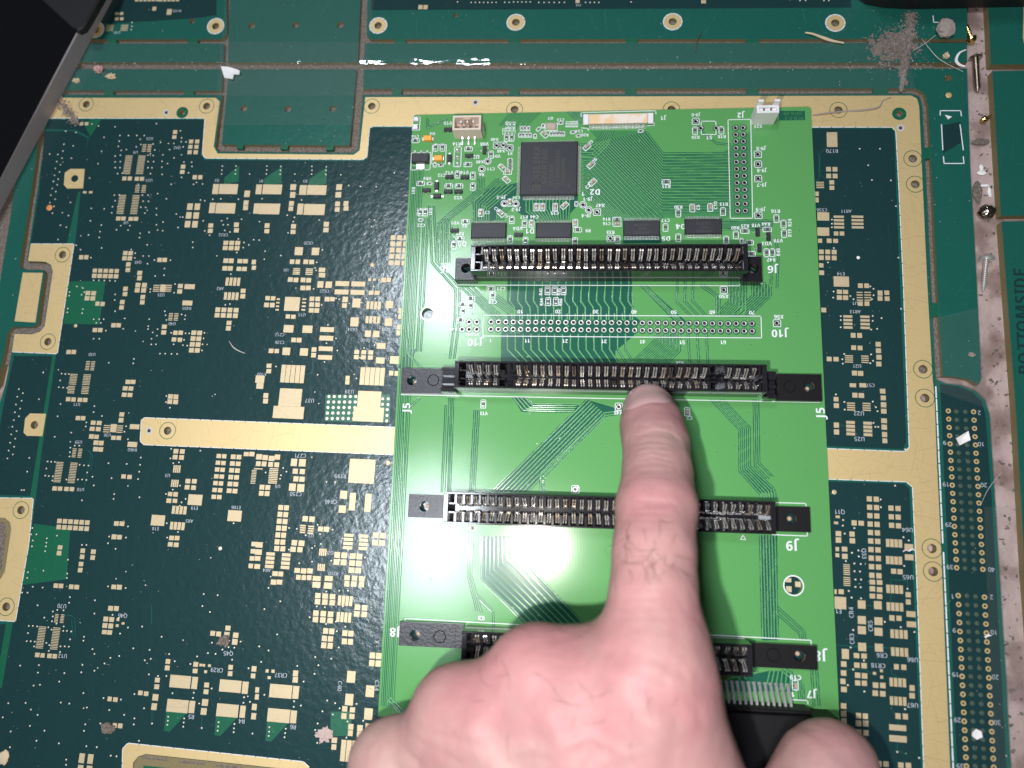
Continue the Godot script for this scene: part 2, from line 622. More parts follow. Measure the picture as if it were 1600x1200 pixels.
# [x, y, w, h] single pads; [x, y, across, down, pitch x, pitch y, w, h] blocks of pads; both in quarter pixels from (ox, oy)
func sheets() -> Array:
	return [
	[0, 0, [[510,774,22,20],[542,774,22,20],[778,1116,26,24],[812,1116,26,24],[856,1118,26,24],[888,1118,26,24],[1095,826,26,24],[1090,857,26,22],[1145,1042,28,24],[1140,1075,28,24],[1218,1108,26,26],[1252,1108,26,26],[730,118,22,18],[762,118,22,18],[1058,75,30,36],[965,55,24,24],[730,85,22,16],[760,85,22,16]],
		[[905,905,2,5,32,10,24,5],[808,975,2,12,80,9.8,44,5],[862,1160,2,5,40,10,26,5],[1195,885,2,3,38,33,26,24],[690,160,2,4,90,10,44,5],[855,3,6,1,26,0,20,14],[1005,3,5,1,26,0,20,14]],
		[575,775,617,787,720,793,978,773,474,828,410,820,650,858,750,847,803,847,855,847,902,847,745,882,740,915,758,940,790,935,852,918,876,870,880,902,957,900,967,937,940,960,635,945,613,1023,560,1113,720,975,753,970,720,1012,752,1010,720,1048,750,1048,735,1085,765,1082,925,970,958,972,925,1010,960,1010,925,1048,950,1048,940,1085,1004,890,1053,897,1087,897,1128,818,1135,862,1133,886,1163,887,1060,935,1145,918,1018,968,1135,968,1088,987,1013,1008,1047,1022,1150,1013,1198,1013,1200,1040,1012,1045,1013,1090,1135,1108,1178,1080,1228,1140,1266,1150,1070,1152,1210,1152,1390,1038,1387,1063,1385,1087,1475,1038,1473,1063,1471,1087,1560,1088,400,902,458,912,393,944,362,966,387,988,446,988,355,1010,378,1030,346,1053,372,1075,341,1096,364,1119,334,1134,358,1155,327,1178,349,1198,310,963,825,140,825,165,820,185]],
	[400, 0, [[1028,45,26,26],[1060,45,26,26],[233,1170,36,36],[520,1170,36,36]], [],
		[68,1038,67,1062,65,1087,155,1040,153,1065,151,1088,350,1040,350,1065,348,1088,440,1042,438,1065,437,1090,243,1088,530,1092,580,1160,652,1165,865,1080,752,1167,1345,15,1371,15,1397,15,1423,15,1449,15,1475,15,1501,15,1555,14,1583,14,1260,12]],
	[800, 0, [[410,8,26,22],[1197,10,30,24]], [], [10,12,36,12,62,12,88,12,114,12,168,15,200,15,232,15,264,15,296,15,328,15,460,15,488,15,515,15,543,15,745,12]],
	[1200, 0, [[400,873,66,92]], [[378,1058,2,2,40,42,30,28],[325,1140,1,4,0,11,48,6],[398,1140,1,2,0,34,30,26]], [573,930,700,930,627,1033,650,1125,768,1127,200,3,235,3,350,3,380,3]],
	[0, 300, [[740,166,28,24],[772,166,28,24],[818,168,28,24],[850,168,28,24],[1318,210,30,26],[1315,243,30,26],[1327,100,36,64],[1348,-18,36,62],[1428,-18,116,62],[1604,104,36,64],[1618,-16,36,60],[1410,102,122,64],[1545,12,34,40],[1538,68,30,30],[1535,100,30,28],[1478,205,30,28],[1478,240,30,26],[508,408,26,26],[540,408,26,26],[803,453,28,26],[800,487,28,26],[998,425,28,26],[1030,425,28,26],[874,506,30,26],[872,538,28,28],[893,657,28,28],[890,690,28,26],[785,605,28,26],[782,638,28,26],[765,688,28,26],[760,722,28,26],[1018,602,34,46],[1128,588,30,26],[1124,622,30,26],[1186,592,64,30],[1172,694,62,30],[610,698,26,26],[642,700,26,26],[710,833,28,26],[742,833,28,26],[594,863,28,26],[627,863,28,26],[1028,842,30,26],[1024,878,30,26],[1097,880,28,26],[1130,880,28,26],[1088,922,28,26],[1125,924,28,26],[430,1000,28,26],[462,1000,28,26],[1587,438,26,28],[1587,474,26,26],[1520,618,30,26],[1518,652,30,28],[1432,818,30,26],[1428,852,30,28],[800,1187,30,26],[832,1187,30,26],[530,2,22,14],[568,2,22,14]],
		[[768,22,2,12,84,10,42,5],[1188,92,2,3,46,54,34,40],[1412,318,3,2,37,32,30,26],[784,382,2,2,33,32,28,26],[594,491,5,1,34,0,26,24],[590,524,5,1,34,0,28,26],[863,582,2,2,40,32,30,28],[980,584,1,4,0,12,38,6],[1056,584,1,4,0,12,38,6],[550,632,2,2,36,32,30,26],[1070,760,2,5,34,10,26,5],[1212,880,2,4,36,36,30,28],[1412,430,2,2,34,47,30,28],[1500,432,2,2,34,48,30,26],[1420,560,4,1,24,0,18,50],[1410,650,4,1,24,0,18,46],[1362,736,4,2,38,34,30,28],[552,1060,2,6,32,10,24,5],[463,1140,2,7,84,10,46,5]],
		[570,102,652,105,565,180,978,103,978,143,1040,43,985,10,1102,138,1142,157,715,20,745,18,720,55,703,92,737,92,698,130,890,20,925,20,895,58,928,58,880,95,910,97,905,132,633,207,625,248,553,268,620,284,755,210,812,210,728,236,800,238,978,205,1020,188,985,238,1017,242,932,252,876,258,872,285,920,330,1113,222,635,350,503,360,475,333,363,298,1205,313,1205,347,820,360,845,382,843,412,895,400,930,400,922,448,965,425,1065,427,1028,478,970,525,1025,520,568,410,585,552,618,552,652,553,686,554,720,556,480,590,518,601,510,642,527,625,435,625,432,648,424,728,420,752,518,732,514,757,720,640,717,675,720,745,586,795,620,795,648,795,602,818,630,818,780,790,662,866,770,855,933,795,927,838,925,857,985,857,955,877,947,917,980,898,945,952,975,952,585,917,620,917,1000,1010,1032,1010,1072,1012,1107,1012,1095,575,1088,630,940,607,938,625,1030,745,1035,770,1040,800,1135,765,1158,772,1155,795,1160,883,1070,880,1183,883,1278,880,1272,915,1266,952,1262,990,1150,924,1085,952,1143,957,1170,960,837,1043,832,1071,680,1067,385,1135,408,1137,430,1137,376,1178,1310,270,1280,243,1270,180,1380,43,1330,45,1490,45,1253,50,1280,55,1420,165,1510,170,1385,180,1395,205,1425,205,1405,240,1437,250,1490,293,1525,315,1520,348,1480,378,1555,330,1586,298,1408,705,1437,700,1443,513,318,20,345,45,312,66,337,90,440,65,390,130,428,147,328,132,378,208,415,220,270,1128]],
	[400, 300, [[85,106,128,66],[102,-16,120,60],[294,-12,44,60],[380,-12,120,60],[277,107,36,68],[365,110,130,68],[230,18,32,36],[222,72,30,30],[218,105,28,28],[515,18,36,34],[510,75,30,30],[508,110,30,28],[563,72,30,30],[563,103,30,28],[70,210,30,28],[68,245,30,26],[235,215,30,28],[232,250,30,26],[440,202,32,30],[438,238,32,28],[268,370,50,50],[372,372,46,46],[413,487,40,26],[413,520,40,28],[215,548,30,28],[250,550,30,28],[295,550,30,28],[330,552,30,28],[293,600,30,28],[327,600,30,28],[403,578,38,40],[455,580,40,40],[710,548,18,18],[740,548,16,16],[797,550,30,28],[830,550,28,28],[720,630,30,26],[757,630,30,26],[226,700,94,86],[445,670,30,28],[478,670,30,26],[200,778,28,26],[234,780,28,26],[558,672,34,34],[553,710,30,28],[628,694,50,56],[834,704,46,46],[616,812,50,56],[828,814,44,46],[700,886,38,40],[752,888,38,40],[204,855,62,46],[322,858,62,46],[445,860,86,30],[440,914,86,30],[436,980,88,28],[432,1034,88,28],[236,925,30,28],[270,926,30,28],[95,993,30,28],[130,994,28,26],[190,996,48,46],[300,1000,50,46],[363,985,30,28],[360,1020,30,28],[783,962,54,36],[777,1053,54,38],[866,1050,56,48],[82,1086,30,26],[80,1120,30,26],[573,1162,26,26],[571,1190,26,26],[845,1132,26,30],[878,1134,22,30],[25,1170,56,46],[900,742,20,30],[898,780,20,28],[893,845,24,30],[890,880,24,30]],
		[[226,436,2,1,36,0,28,28],[312,437,2,1,36,0,30,28],[255,480,2,4,80,11,44,7],[540,573,2,2,100,52,86,30],[858,285,3,5,40,39,30,30],[73,664,2,1,34,0,28,26],[66,706,2,1,36,0,30,28],[350,668,2,1,36,0,30,28],[348,704,2,1,36,0,30,28],[346,740,2,1,34,0,30,28],[140,670,1,4,0,22,20,10],[303,670,1,4,0,22,24,10],[700,708,4,1,24,0,18,48],[694,798,4,1,24,0,18,44],[630,1000,3,2,44,32,30,26],[170,1135,5,1,30,0,27,110],[665,1150,5,1,31,0,28,110]],
		[38,42,22,185,20,300,57,370,52,420,155,397,740,175,722,215,755,320,195,145,240,158,395,175,285,50,233,185,200,255,415,360,380,440,370,475,375,490,360,605,770,548,845,522,672,575,735,590,690,665,745,665,775,665,660,690,500,665,520,670,450,830,500,915,440,945,508,990,428,1062,385,1142,628,1165,740,957,675,975,650,1035,125,1090,410,705]],
	[1200, 300, [[305,12,24,28],[305,50,22,30],[345,153,74,52],[345,248,74,52],[425,260,28,26],[462,260,28,26],[325,305,26,26],[382,305,30,28],[422,306,30,26],[332,459,28,26],[335,505,30,28],[458,560,96,64],[577,586,30,28],[616,586,30,28],[700,632,30,32],[742,630,30,28],[700,666,30,28],[744,667,30,28],[577,698,30,28],[618,698,30,28],[532,896,30,30],[572,897,30,30],[535,973,30,28],[575,975,30,28],[688,952,32,30],[690,992,32,30],[693,1033,32,30],[692,1075,32,30],[382,1044,30,28],[425,1045,32,28],[540,1132,32,30],[578,1134,34,30],[348,738,30,28]],
		[[442,155,1,4,0,22,64,14],[558,155,1,4,0,22,74,14],[333,374,3,1,40,0,30,28],[333,411,3,1,40,0,30,28],[446,624,2,1,38,0,32,26],[446,660,2,1,38,0,32,28],[572,628,1,4,0,16,38,7],[622,628,1,4,0,16,42,7],[498,778,1,4,0,23,56,15],[605,780,1,4,0,23,58,15],[505,1024,1,4,0,13,50,7],[605,1026,1,4,0,13,46,7]],
		[400,172,400,198,400,220,590,155,590,222,412,350,375,440,410,622,408,660,660,605,640,590,660,645,650,670,535,670,515,650,455,776,455,800,455,845,655,775,655,805,710,788,682,855,645,860,477,1012,465,1045,468,1072,645,1015,657,1055,640,1070,815,410,832,730,800,88]],
	[0, 600, [[427,95,28,26],[460,97,28,26],[500,99,28,26],[533,100,28,26],[1066,78,30,28],[1100,80,30,28],[1062,110,30,28],[1098,112,30,28],[488,213,28,26],[520,214,28,26],[762,190,30,26],[757,226,30,28],[710,276,38,50],[842,267,60,30],[572,328,30,28],[604,330,28,26],[710,336,28,26],[743,337,28,26],[600,367,30,28],[633,369,30,28],[598,407,30,28],[630,409,30,28],[828,378,60,32],[342,653,28,26],[376,654,28,26],[416,656,28,26],[450,657,28,26],[773,578,28,26],[810,581,28,26],[1175,607,30,28],[1215,608,30,28],[1170,645,30,28],[1210,648,30,28],[1064,688,28,26],[1098,690,28,28],[1056,729,30,28],[1094,730,28,26],[1220,724,88,66],[988,852,84,66],[1467,824,86,68],[1073,962,30,28],[1107,963,30,28],[1065,1002,30,28],[1102,1005,30,28],[728,872,30,28],[763,873,30,28],[713,955,30,30],[747,957,30,28],[518,1042,28,28],[514,1080,28,28],[507,1125,28,28],[502,1163,28,28],[584,1048,30,28],[580,1085,28,28],[376,1021,28,26],[370,1057,28,28],[1540,438,32,26],[1575,438,32,28],[1585,1000,26,28],[1580,1045,26,28],[1575,1090,28,28],[1568,1137,28,28]],
		[[450,5,2,6,88,10,44,5],[783,27,2,2,36,40,30,26],[583,242,2,2,38,38,30,26],[670,260,1,4,0,13,40,6],[752,262,1,4,0,13,38,6],[468,405,2,6,36,10,24,5],[376,490,2,13,88,10,44,5],[1100,420,2,2,40,37,30,28],[1088,530,4,1,12,0,9,46],[1075,620,4,1,12,0,9,44],[1085,786,4,1,24,0,19,50],[1073,885,4,1,24,0,19,48],[372,856,6,1,35,0,28,28],[368,894,6,1,35,0,28,28],[1368,450,2,7,34,42,28,26],[1458,455,2,6,36,42,30,28],[1590,540,1,9,0,10,30,5]],
		[368,20,395,22,420,25,378,125,360,202,590,138,585,176,540,240,536,265,637,200,445,304,342,330,800,345,788,264,778,298,880,460,875,505,870,548,863,594,678,495,792,500,697,588,714,688,710,718,872,708,512,727,578,580,586,634,290,528,283,573,305,575,330,577,327,603,297,484,320,486,343,487,440,398,437,426,434,453,495,385,467,385,525,508,553,510,498,505,545,553,487,597,513,597,540,600,415,597,1040,75,1037,113,1062,148,1252,417,1070,405,1065,465,1083,495,1118,490,1125,635,1037,687,1080,660,1135,740,1160,718,1042,870,1045,960,1112,925,1460,870,682,953,787,960,800,890,675,995,722,1030,512,1006,540,1006,202,900,195,940,228,940,205,978,200,1015,293,965,290,992,287,1015,282,1045,356,948,175,1177,272,1167,425,1098,420,1185,118,32,143,57,108,80,135,105,100,128,126,154,93,177,118,202,86,226,243,95,78,267,104,294,70,315,95,342,63,367,88,392,54,416,80,440,46,465,183,462,170,548,150,663,135,663]],
	[400, 600, [[215,85,140,112],[203,178,192,76],[708,95,145,100],[703,190,190,90],[62,72,30,30],[60,107,30,30],[25,12,44,36],[570,5,28,10],[715,3,150,14],[238,490,38,46],[290,492,42,46],[228,645,42,46],[280,650,44,48],[20,455,36,34],[58,460,34,32],[98,465,36,32],[134,457,34,32],[662,545,160,150],[548,692,44,50],[540,782,44,46],[603,735,38,110],[700,742,38,112],[130,1028,32,32],[168,1030,30,32],[308,842,34,34],[350,845,34,34],[403,906,30,30],[440,908,34,32],[240,992,34,34],[285,995,36,34],[232,1033,34,32],[275,1035,32,32],[20,1005,44,34],[15,1050,44,34],[10,1090,36,30],[8,1140,36,30],[258,1165,34,30],[298,1168,34,32],[338,1168,34,32],[120,1185,34,30],[155,1187,30,30]],
		[[246,545,2,1,44,0,32,32],[250,593,2,1,38,0,32,32],[15,498,2,1,36,0,30,30],[92,503,2,1,38,0,30,30],[15,530,1,9,0,11,54,7],[113,530,1,9,0,11,56,7],[38,645,2,2,36,38,30,30],[155,772,2,6,36,42.5,30,32],[295,885,1,4,0,14,34,9],[345,890,1,4,0,14,36,9],[92,1062,1,4,0,26,54,20],[190,1068,1,4,0,26,54,20],[400,1050,4,1,12,0,9,44],[390,1145,4,1,12,0,9,44],[508,1068,2,2,44,44,36,36],[580,945,1,4,0,26,58,19],[675,950,1,4,0,26,54,19],[748,945,2,2,44,46,36,34],[605,1075,2,3,42,44,36,34]],
		[60,553,440,612,495,612,155,570,150,592,190,548,170,525,207,900,255,905,385,880,400,938,480,910,310,945,350,1025,205,1035,405,1000,270,1120,350,1110,470,1105,540,965,680,1085,575,1035,690,262]],
	[1200, 600, [[530,8,40,24],[592,8,42,26],[425,95,30,28],[427,135,32,30],[543,70,32,30],[583,72,34,30],[716,45,34,30],[720,87,32,30],[722,130,34,32],[723,170,34,30],[427,257,32,32],[428,300,32,32],[725,230,36,30],[726,270,34,32],[728,316,32,32],[730,355,30,30],[768,776,32,32],[812,778,32,32],[770,830,32,32],[813,832,32,32],[772,883,32,32],[815,886,32,32],[538,868,32,32],[582,870,34,30],[440,935,34,32],[440,975,34,34],[525,938,32,32],[527,980,34,32],[435,830,26,16],[425,868,26,16],[880,1018,54,36],[882,1083,54,36],[478,1032,34,30],[480,1077,34,32],[433,1032,22,26],[433,1070,24,24],[785,1170,32,32],[825,1173,32,32]],
		[[518,120,1,4,0,14,50,8],[615,122,1,4,0,14,50,8],[515,240,1,4,0,24,54,18],[622,245,1,4,0,24,54,18],[633,718,2,10,43,52,32,32],[748,993,4,1,26,0,22,50],[748,1100,4,1,26,0,22,50],[490,1130,1,6,0,12,40,7]],
		[425,65,478,112,480,160,655,110,675,145,685,170,660,243,672,268,690,268,705,722,706,770,480,935,540,900,470,850,468,885,487,1107,525,1055,565,1040,568,1078,540,1122,580,1125,541,1170,575,1172,858,408,795,635,847,957,852,1137,880,978]],
	[0, 900, [[350,60,28,28],[382,62,28,28],[446,67,28,28],[480,69,30,28],[712,68,30,28],[747,70,30,30],[692,202,30,30],[728,203,30,30],[653,350,30,26],[686,352,30,28],[738,272,18,18],[733,310,18,18],[770,296,18,14],[234,493,28,28],[267,496,26,28],[310,499,28,28],[343,501,28,28],[1425,325,32,30],[1330,358,30,30],[1367,362,30,30],[1418,366,32,32],[1474,370,34,32],[1468,411,34,36],[1050,534,28,30],[1046,574,30,30],[1224,552,30,30],[1220,593,30,28],[1256,556,18,16],[1275,558,16,16],[1310,560,18,16],[1286,598,18,18],[1442,570,28,30],[1439,610,28,30],[1588,580,30,34],[1582,624,28,30],[984,650,30,30],[980,692,30,30],[1127,660,130,78],[1217,668,36,76],[1292,681,30,30],[1288,723,30,30],[1440,688,136,76],[1533,698,38,76],[878,730,28,28],[914,735,28,28],[972,758,36,40],[964,816,34,42],[1110,812,134,80],[1200,818,36,76],[1282,790,38,42],[1274,846,36,42],[1422,840,136,80],[1517,848,34,76],[1590,818,30,40],[1586,876,30,40],[686,768,26,28],[722,772,28,28],[718,933,26,28],[752,936,28,30],[512,1138,34,60],[566,1143,34,60],[505,1192,34,22],[560,1196,34,22]],
		[[662,269,2,2,37,40,30,30],[357,240,2,6,36,9.5,22,5],[267,318,2,14,90,10,46,5]],
		[170,12,418,12,205,67,267,72,138,103,172,104,437,132,432,167,235,183,593,152,590,235,277,260,675,65,785,75,703,243,740,262,800,322,750,360,888,316,1273,113,1360,120,1265,188,1312,225,1010,380,525,380,521,404,578,457,590,487,690,512,745,500,833,452,935,462,515,556,508,602,590,592,653,547,905,527,942,518,243,557,237,604,402,607,126,560,210,685,250,680,370,660,521,732,930,615,1040,625,1092,533,1057,488,988,625,1190,550,1232,503,1299,482,1347,487,1390,460,1428,445,1464,448,1504,410,1324,417,1360,420,1450,523,1433,405,1078,733,1211,730,1206,762,1245,797,1323,703,1525,758,1521,793,1553,577,1562,787,840,738,900,827,647,763,755,773,543,822,683,838,776,868,840,890,836,928,533,927,525,968,627,922,160,793,380,791,433,797,193,835,235,868,187,937,278,967,228,1030,368,1046,62,1070,52,795,17,883,67,972,540,1064,605,1070,868,1030,692,1123,728,1127,414,1148,413,1180,950,922,1051,880,1049,905,1046,930,1151,890,1148,916,1145,942,1366,914,1363,941,1360,967,1465,925,1462,952,1460,976,1260,950,1578,985,180,312,205,312,232,315,175,357,167,407,192,408,217,410,213,440,302,321,322,335,398,315,445,347,438,396,378,440,405,440,430,442,290,418,308,432,305,468,375,475,330,222,330,253,325,283,358,212,397,215,353,298,395,343,418,343]],
	[400, 900, [[110,38,34,32],[147,38,34,30],[265,8,28,30],[299,10,28,30],[333,10,28,30],[380,15,50,30],[378,55,50,36],[455,15,50,32],[450,60,50,38],[568,48,30,36],[612,50,34,34],[660,52,32,36],[595,630,52,72],[583,772,50,72],[713,720,52,72],[703,862,52,72],[248,608,32,36],[246,648,32,36],[70,593,18,20],[107,595,20,20],[83,635,20,18],[155,720,140,84],[249,727,38,80],[142,872,140,84],[235,880,38,80],[8,712,24,34],[6,755,24,34],[5,822,22,40],[4,875,22,40],[555,830,32,34],[603,836,32,32],[550,875,32,36],[600,877,32,32],[593,942,32,36],[590,982,30,36],[650,950,34,38],[648,990,34,38],[702,942,36,42],[690,995,30,30],[490,1026,34,34],[487,1068,30,34]],
		[[570,10,3,1,46,0,34,30],[387,122,3,1,46,0,34,32],[385,160,3,1,46,0,34,34],[375,232,3,1,46,0,34,34],[372,272,3,1,46,0,34,34],[522,152,4,1,24,0,19,62],[514,255,4,1,24,0,19,62],[634,195,2,2,46,42,34,34],[436,343,2,1,38,0,32,36],[428,390,2,1,38,0,32,34],[424,433,2,1,40,0,32,36],[556,357,2,1,38,0,32,36],[553,408,2,1,38,0,32,36],[728,496,2,2,40,48,34,38],[545,1090,4,1,34,0,30,135]],
		[78,75,152,158,52,207,132,365,20,440,78,466,32,537,370,507,470,517,365,612,390,558,297,660,258,562,280,810,238,783,236,818,445,778,415,846,385,922,370,963,383,1043,52,743,83,945,82,973,79,1000,186,955,182,982,178,1008,522,827,628,800,572,910,565,1010,652,1022,495,795,670,905,440,97,520,92,575,92,380,190,430,195,543,190,335,258,505,345,517,447,500,285,558,317,437,300,480,866]],
	[1200, 900, [[128,26,34,26],[186,52,34,34],[130,82,34,36],[457,98,32,30],[422,98,14,30],[452,168,72,76],[585,178,48,52],[686,182,48,50],[586,275,50,50],[690,282,50,48],[586,338,50,50],[690,348,50,50],[588,443,50,52],[693,448,50,50],[483,487,44,62],[652,38,34,30],[697,40,34,30],[652,80,34,32],[697,85,34,32],[652,125,34,30],[697,128,34,30],[876,117,32,32],[876,162,30,32],[893,238,56,36],[896,302,58,36],[774,262,32,34],[818,264,32,32],[553,497,34,32],[600,500,34,32],[555,557,34,32],[600,560,34,34],[560,620,34,34],[603,624,34,34],[560,668,32,32],[602,670,32,32],[473,550,34,34],[472,606,34,34],[468,658,32,34],[474,708,36,34],[672,682,34,34],[717,684,34,34],[670,732,34,34],[717,736,34,34],[708,592,18,18],[665,608,20,18],[710,632,18,20],[802,567,30,34],[848,570,32,34],[900,700,32,36],[900,748,34,34],[472,812,34,34],[472,860,34,36],[474,906,34,36],[474,955,32,34],[565,873,32,34],[608,876,32,34],[565,920,34,36],[610,922,34,36],[568,975,30,34],[612,980,32,34],[812,875,32,36],[858,878,32,36],[810,948,106,36],[812,1017,108,40],[693,1173,34,34],[737,1175,34,34],[830,1182,34,34],[877,1184,34,34]],
		[[750,80,4,1,27,0,22,52],[752,190,4,1,27,0,22,52],[776,360,4,1,28,0,22,54],[780,472,4,1,28,0,22,54],[770,662,4,1,27,0,21,54],[772,778,4,1,27,0,21,54],[492,10,1,5,0,12,42,7]],
		[547,22,582,22,547,68,580,70,505,93,523,135,582,140,533,338,730,287,517,447,600,528,533,584,500,682,603,722,612,1045,808,1100,945,1137,872,80,830,320,915,350,857,832]],
	]


# printed names: x, y in pixels, height in pixels, turn, words
func names() -> Array:
	return [[234,217,5,180,"U22"],[212,238,5,180,"U9"],[233,282,5,180,"U23"],[277,231,5,180,"Q42"],[339,282,5,180,"R2"],[408,283,5,180,"R1"],[477,283,5,180,"R3"],[277,17,5,180,"R139"],[183,51,5,180,"U48"],[1300,236,6,180,"R170"],[904,8,4,180,"F18"],
	[197,348,5,180,"U8"],[349,367,5,180,"CR22"],[216,410,5,180,"Q43"],[252,461,5,180,"U35"],[292,482,5,180,"R450"],[269,506,5,180,"U40"],[344,451,5,180,"AR2"],[144,554,5,180,"U50"],
	[482,380,5,180,"C620"],[447,422,5,180,"U6"],[507,455,5,180,"C622"],[580,431,5,180,"Q10"],[551,515,5,180,"C624"],[607,515,5,180,"C628"],[571,532,5,180,"C626"],[437,523,5,180,"C212"],[437,535,5,180,"C226"],[472,492,5,180,"U15"],[607,542,5,90,"R455"],[409,585,5,180,"E100"],
	[1284,328,5,180,"C556"],[1322,330,5,180,"AR11"],[1314,428,5,180,"E14"],[1336,474,5,180,"U1"],[1336,487,5,180,"AR13"],[1339,572,5,180,"U21"],[1360,602,5,180,"C57"],
	[120,632,5,180,"U11"],[168,680,5,180,"U36"],[123,691,5,180,"U59"],[207,703,5,180,"R460"],[126,765,5,180,"U10"],[262,743,5,180,"U3"],[304,794,5,180,"E19"],[243,826,5,180,"E18"],[296,814,5,180,"AR5"],[369,793,5,180,"E106"],
	[484,626,6,180,"U37"],[546,612,6,180,"U39"],[469,712,6,180,"C271"],[434,760,5,180,"U5"],[462,772,6,180,"C250"],[532,744,6,180,"R199"],[517,784,6,180,"CR46"],[486,837,5,180,"U2"],[557,829,5,180,"AR7"],[515,864,5,180,"Q20"],[417,891,5,180,"AR4"],[521,896,5,180,"R210"],
	[1342,646,6,180,"U22"],[1343,686,6,180,"U25"],[1312,800,6,180,"Q11"],[1418,828,6,180,"U64"],[1350,865,6,90,"Q33"],
	[97,947,6,180,"U70"],[98,1025,6,180,"U12"],[192,962,6,180,"Q46"],[357,1021,6,180,"Q45"],[339,1047,6,180,"CR29"],[299,1120,6,180,"R5"],[378,1127,6,180,"R4"],
	[561,937,6,180,"AR15"],[439,1055,6,180,"CR37"],[531,1072,6,90,"C40"],[589,1071,6,90,"C34"],[458,1136,6,180,"R6"],
	[1310,955,6,180,"E1"],[1330,957,6,-90,"CR4"],[1360,978,6,-90,"CR5"],[1331,998,6,-90,"CR3"],[1378,1024,6,180,"CR6"],[1372,1040,6,180,"CR18"],[1419,902,6,180,"U65"],[1426,1031,6,180,"U66"],[1426,1102,6,180,"U67"],
	[1530,645,6,180,"2"],[1476,692,6,180,"9"],[1533,694,6,180,"10"],[1478,757,6,180,"19"],[1537,758,6,180,"20"],[1482,820,6,180,"29"],[1484,886,6,180,"39"],[1549,890,6,180,"40"],
	[1488,932,6,180,"1"],[1549,933,6,180,"2"],[1491,985,6,180,"9"],[1553,988,6,180,"10"],[1493,1054,6,180,"19"],[1555,1058,6,180,"20"],[1496,1125,6,180,"29"],[1558,1129,6,180,"30"],[1500,1197,6,180,"39"]]


func dashes(st: SurfaceTool, a: Vector2, b: Vector2, w := 0.42, on := 3.3, off := 0.7, y := 0.05) -> void:
	var n := maxi(1, int(round(a.distance_to(b) / (on + off))))
	var d := (b - a) / n
	for k in n:
		strip(st, PackedVector2Array([a + d * (k + 0.08), a + d * (k + 0.90)]), w, y)


func ring_list(list: Array, r: float) -> Array:
	var out := []
	for i in range(0, list.size(), 2):
		var p := pan(list[i], list[i + 1])
		out.append([p.x, p.y, r])
	return out


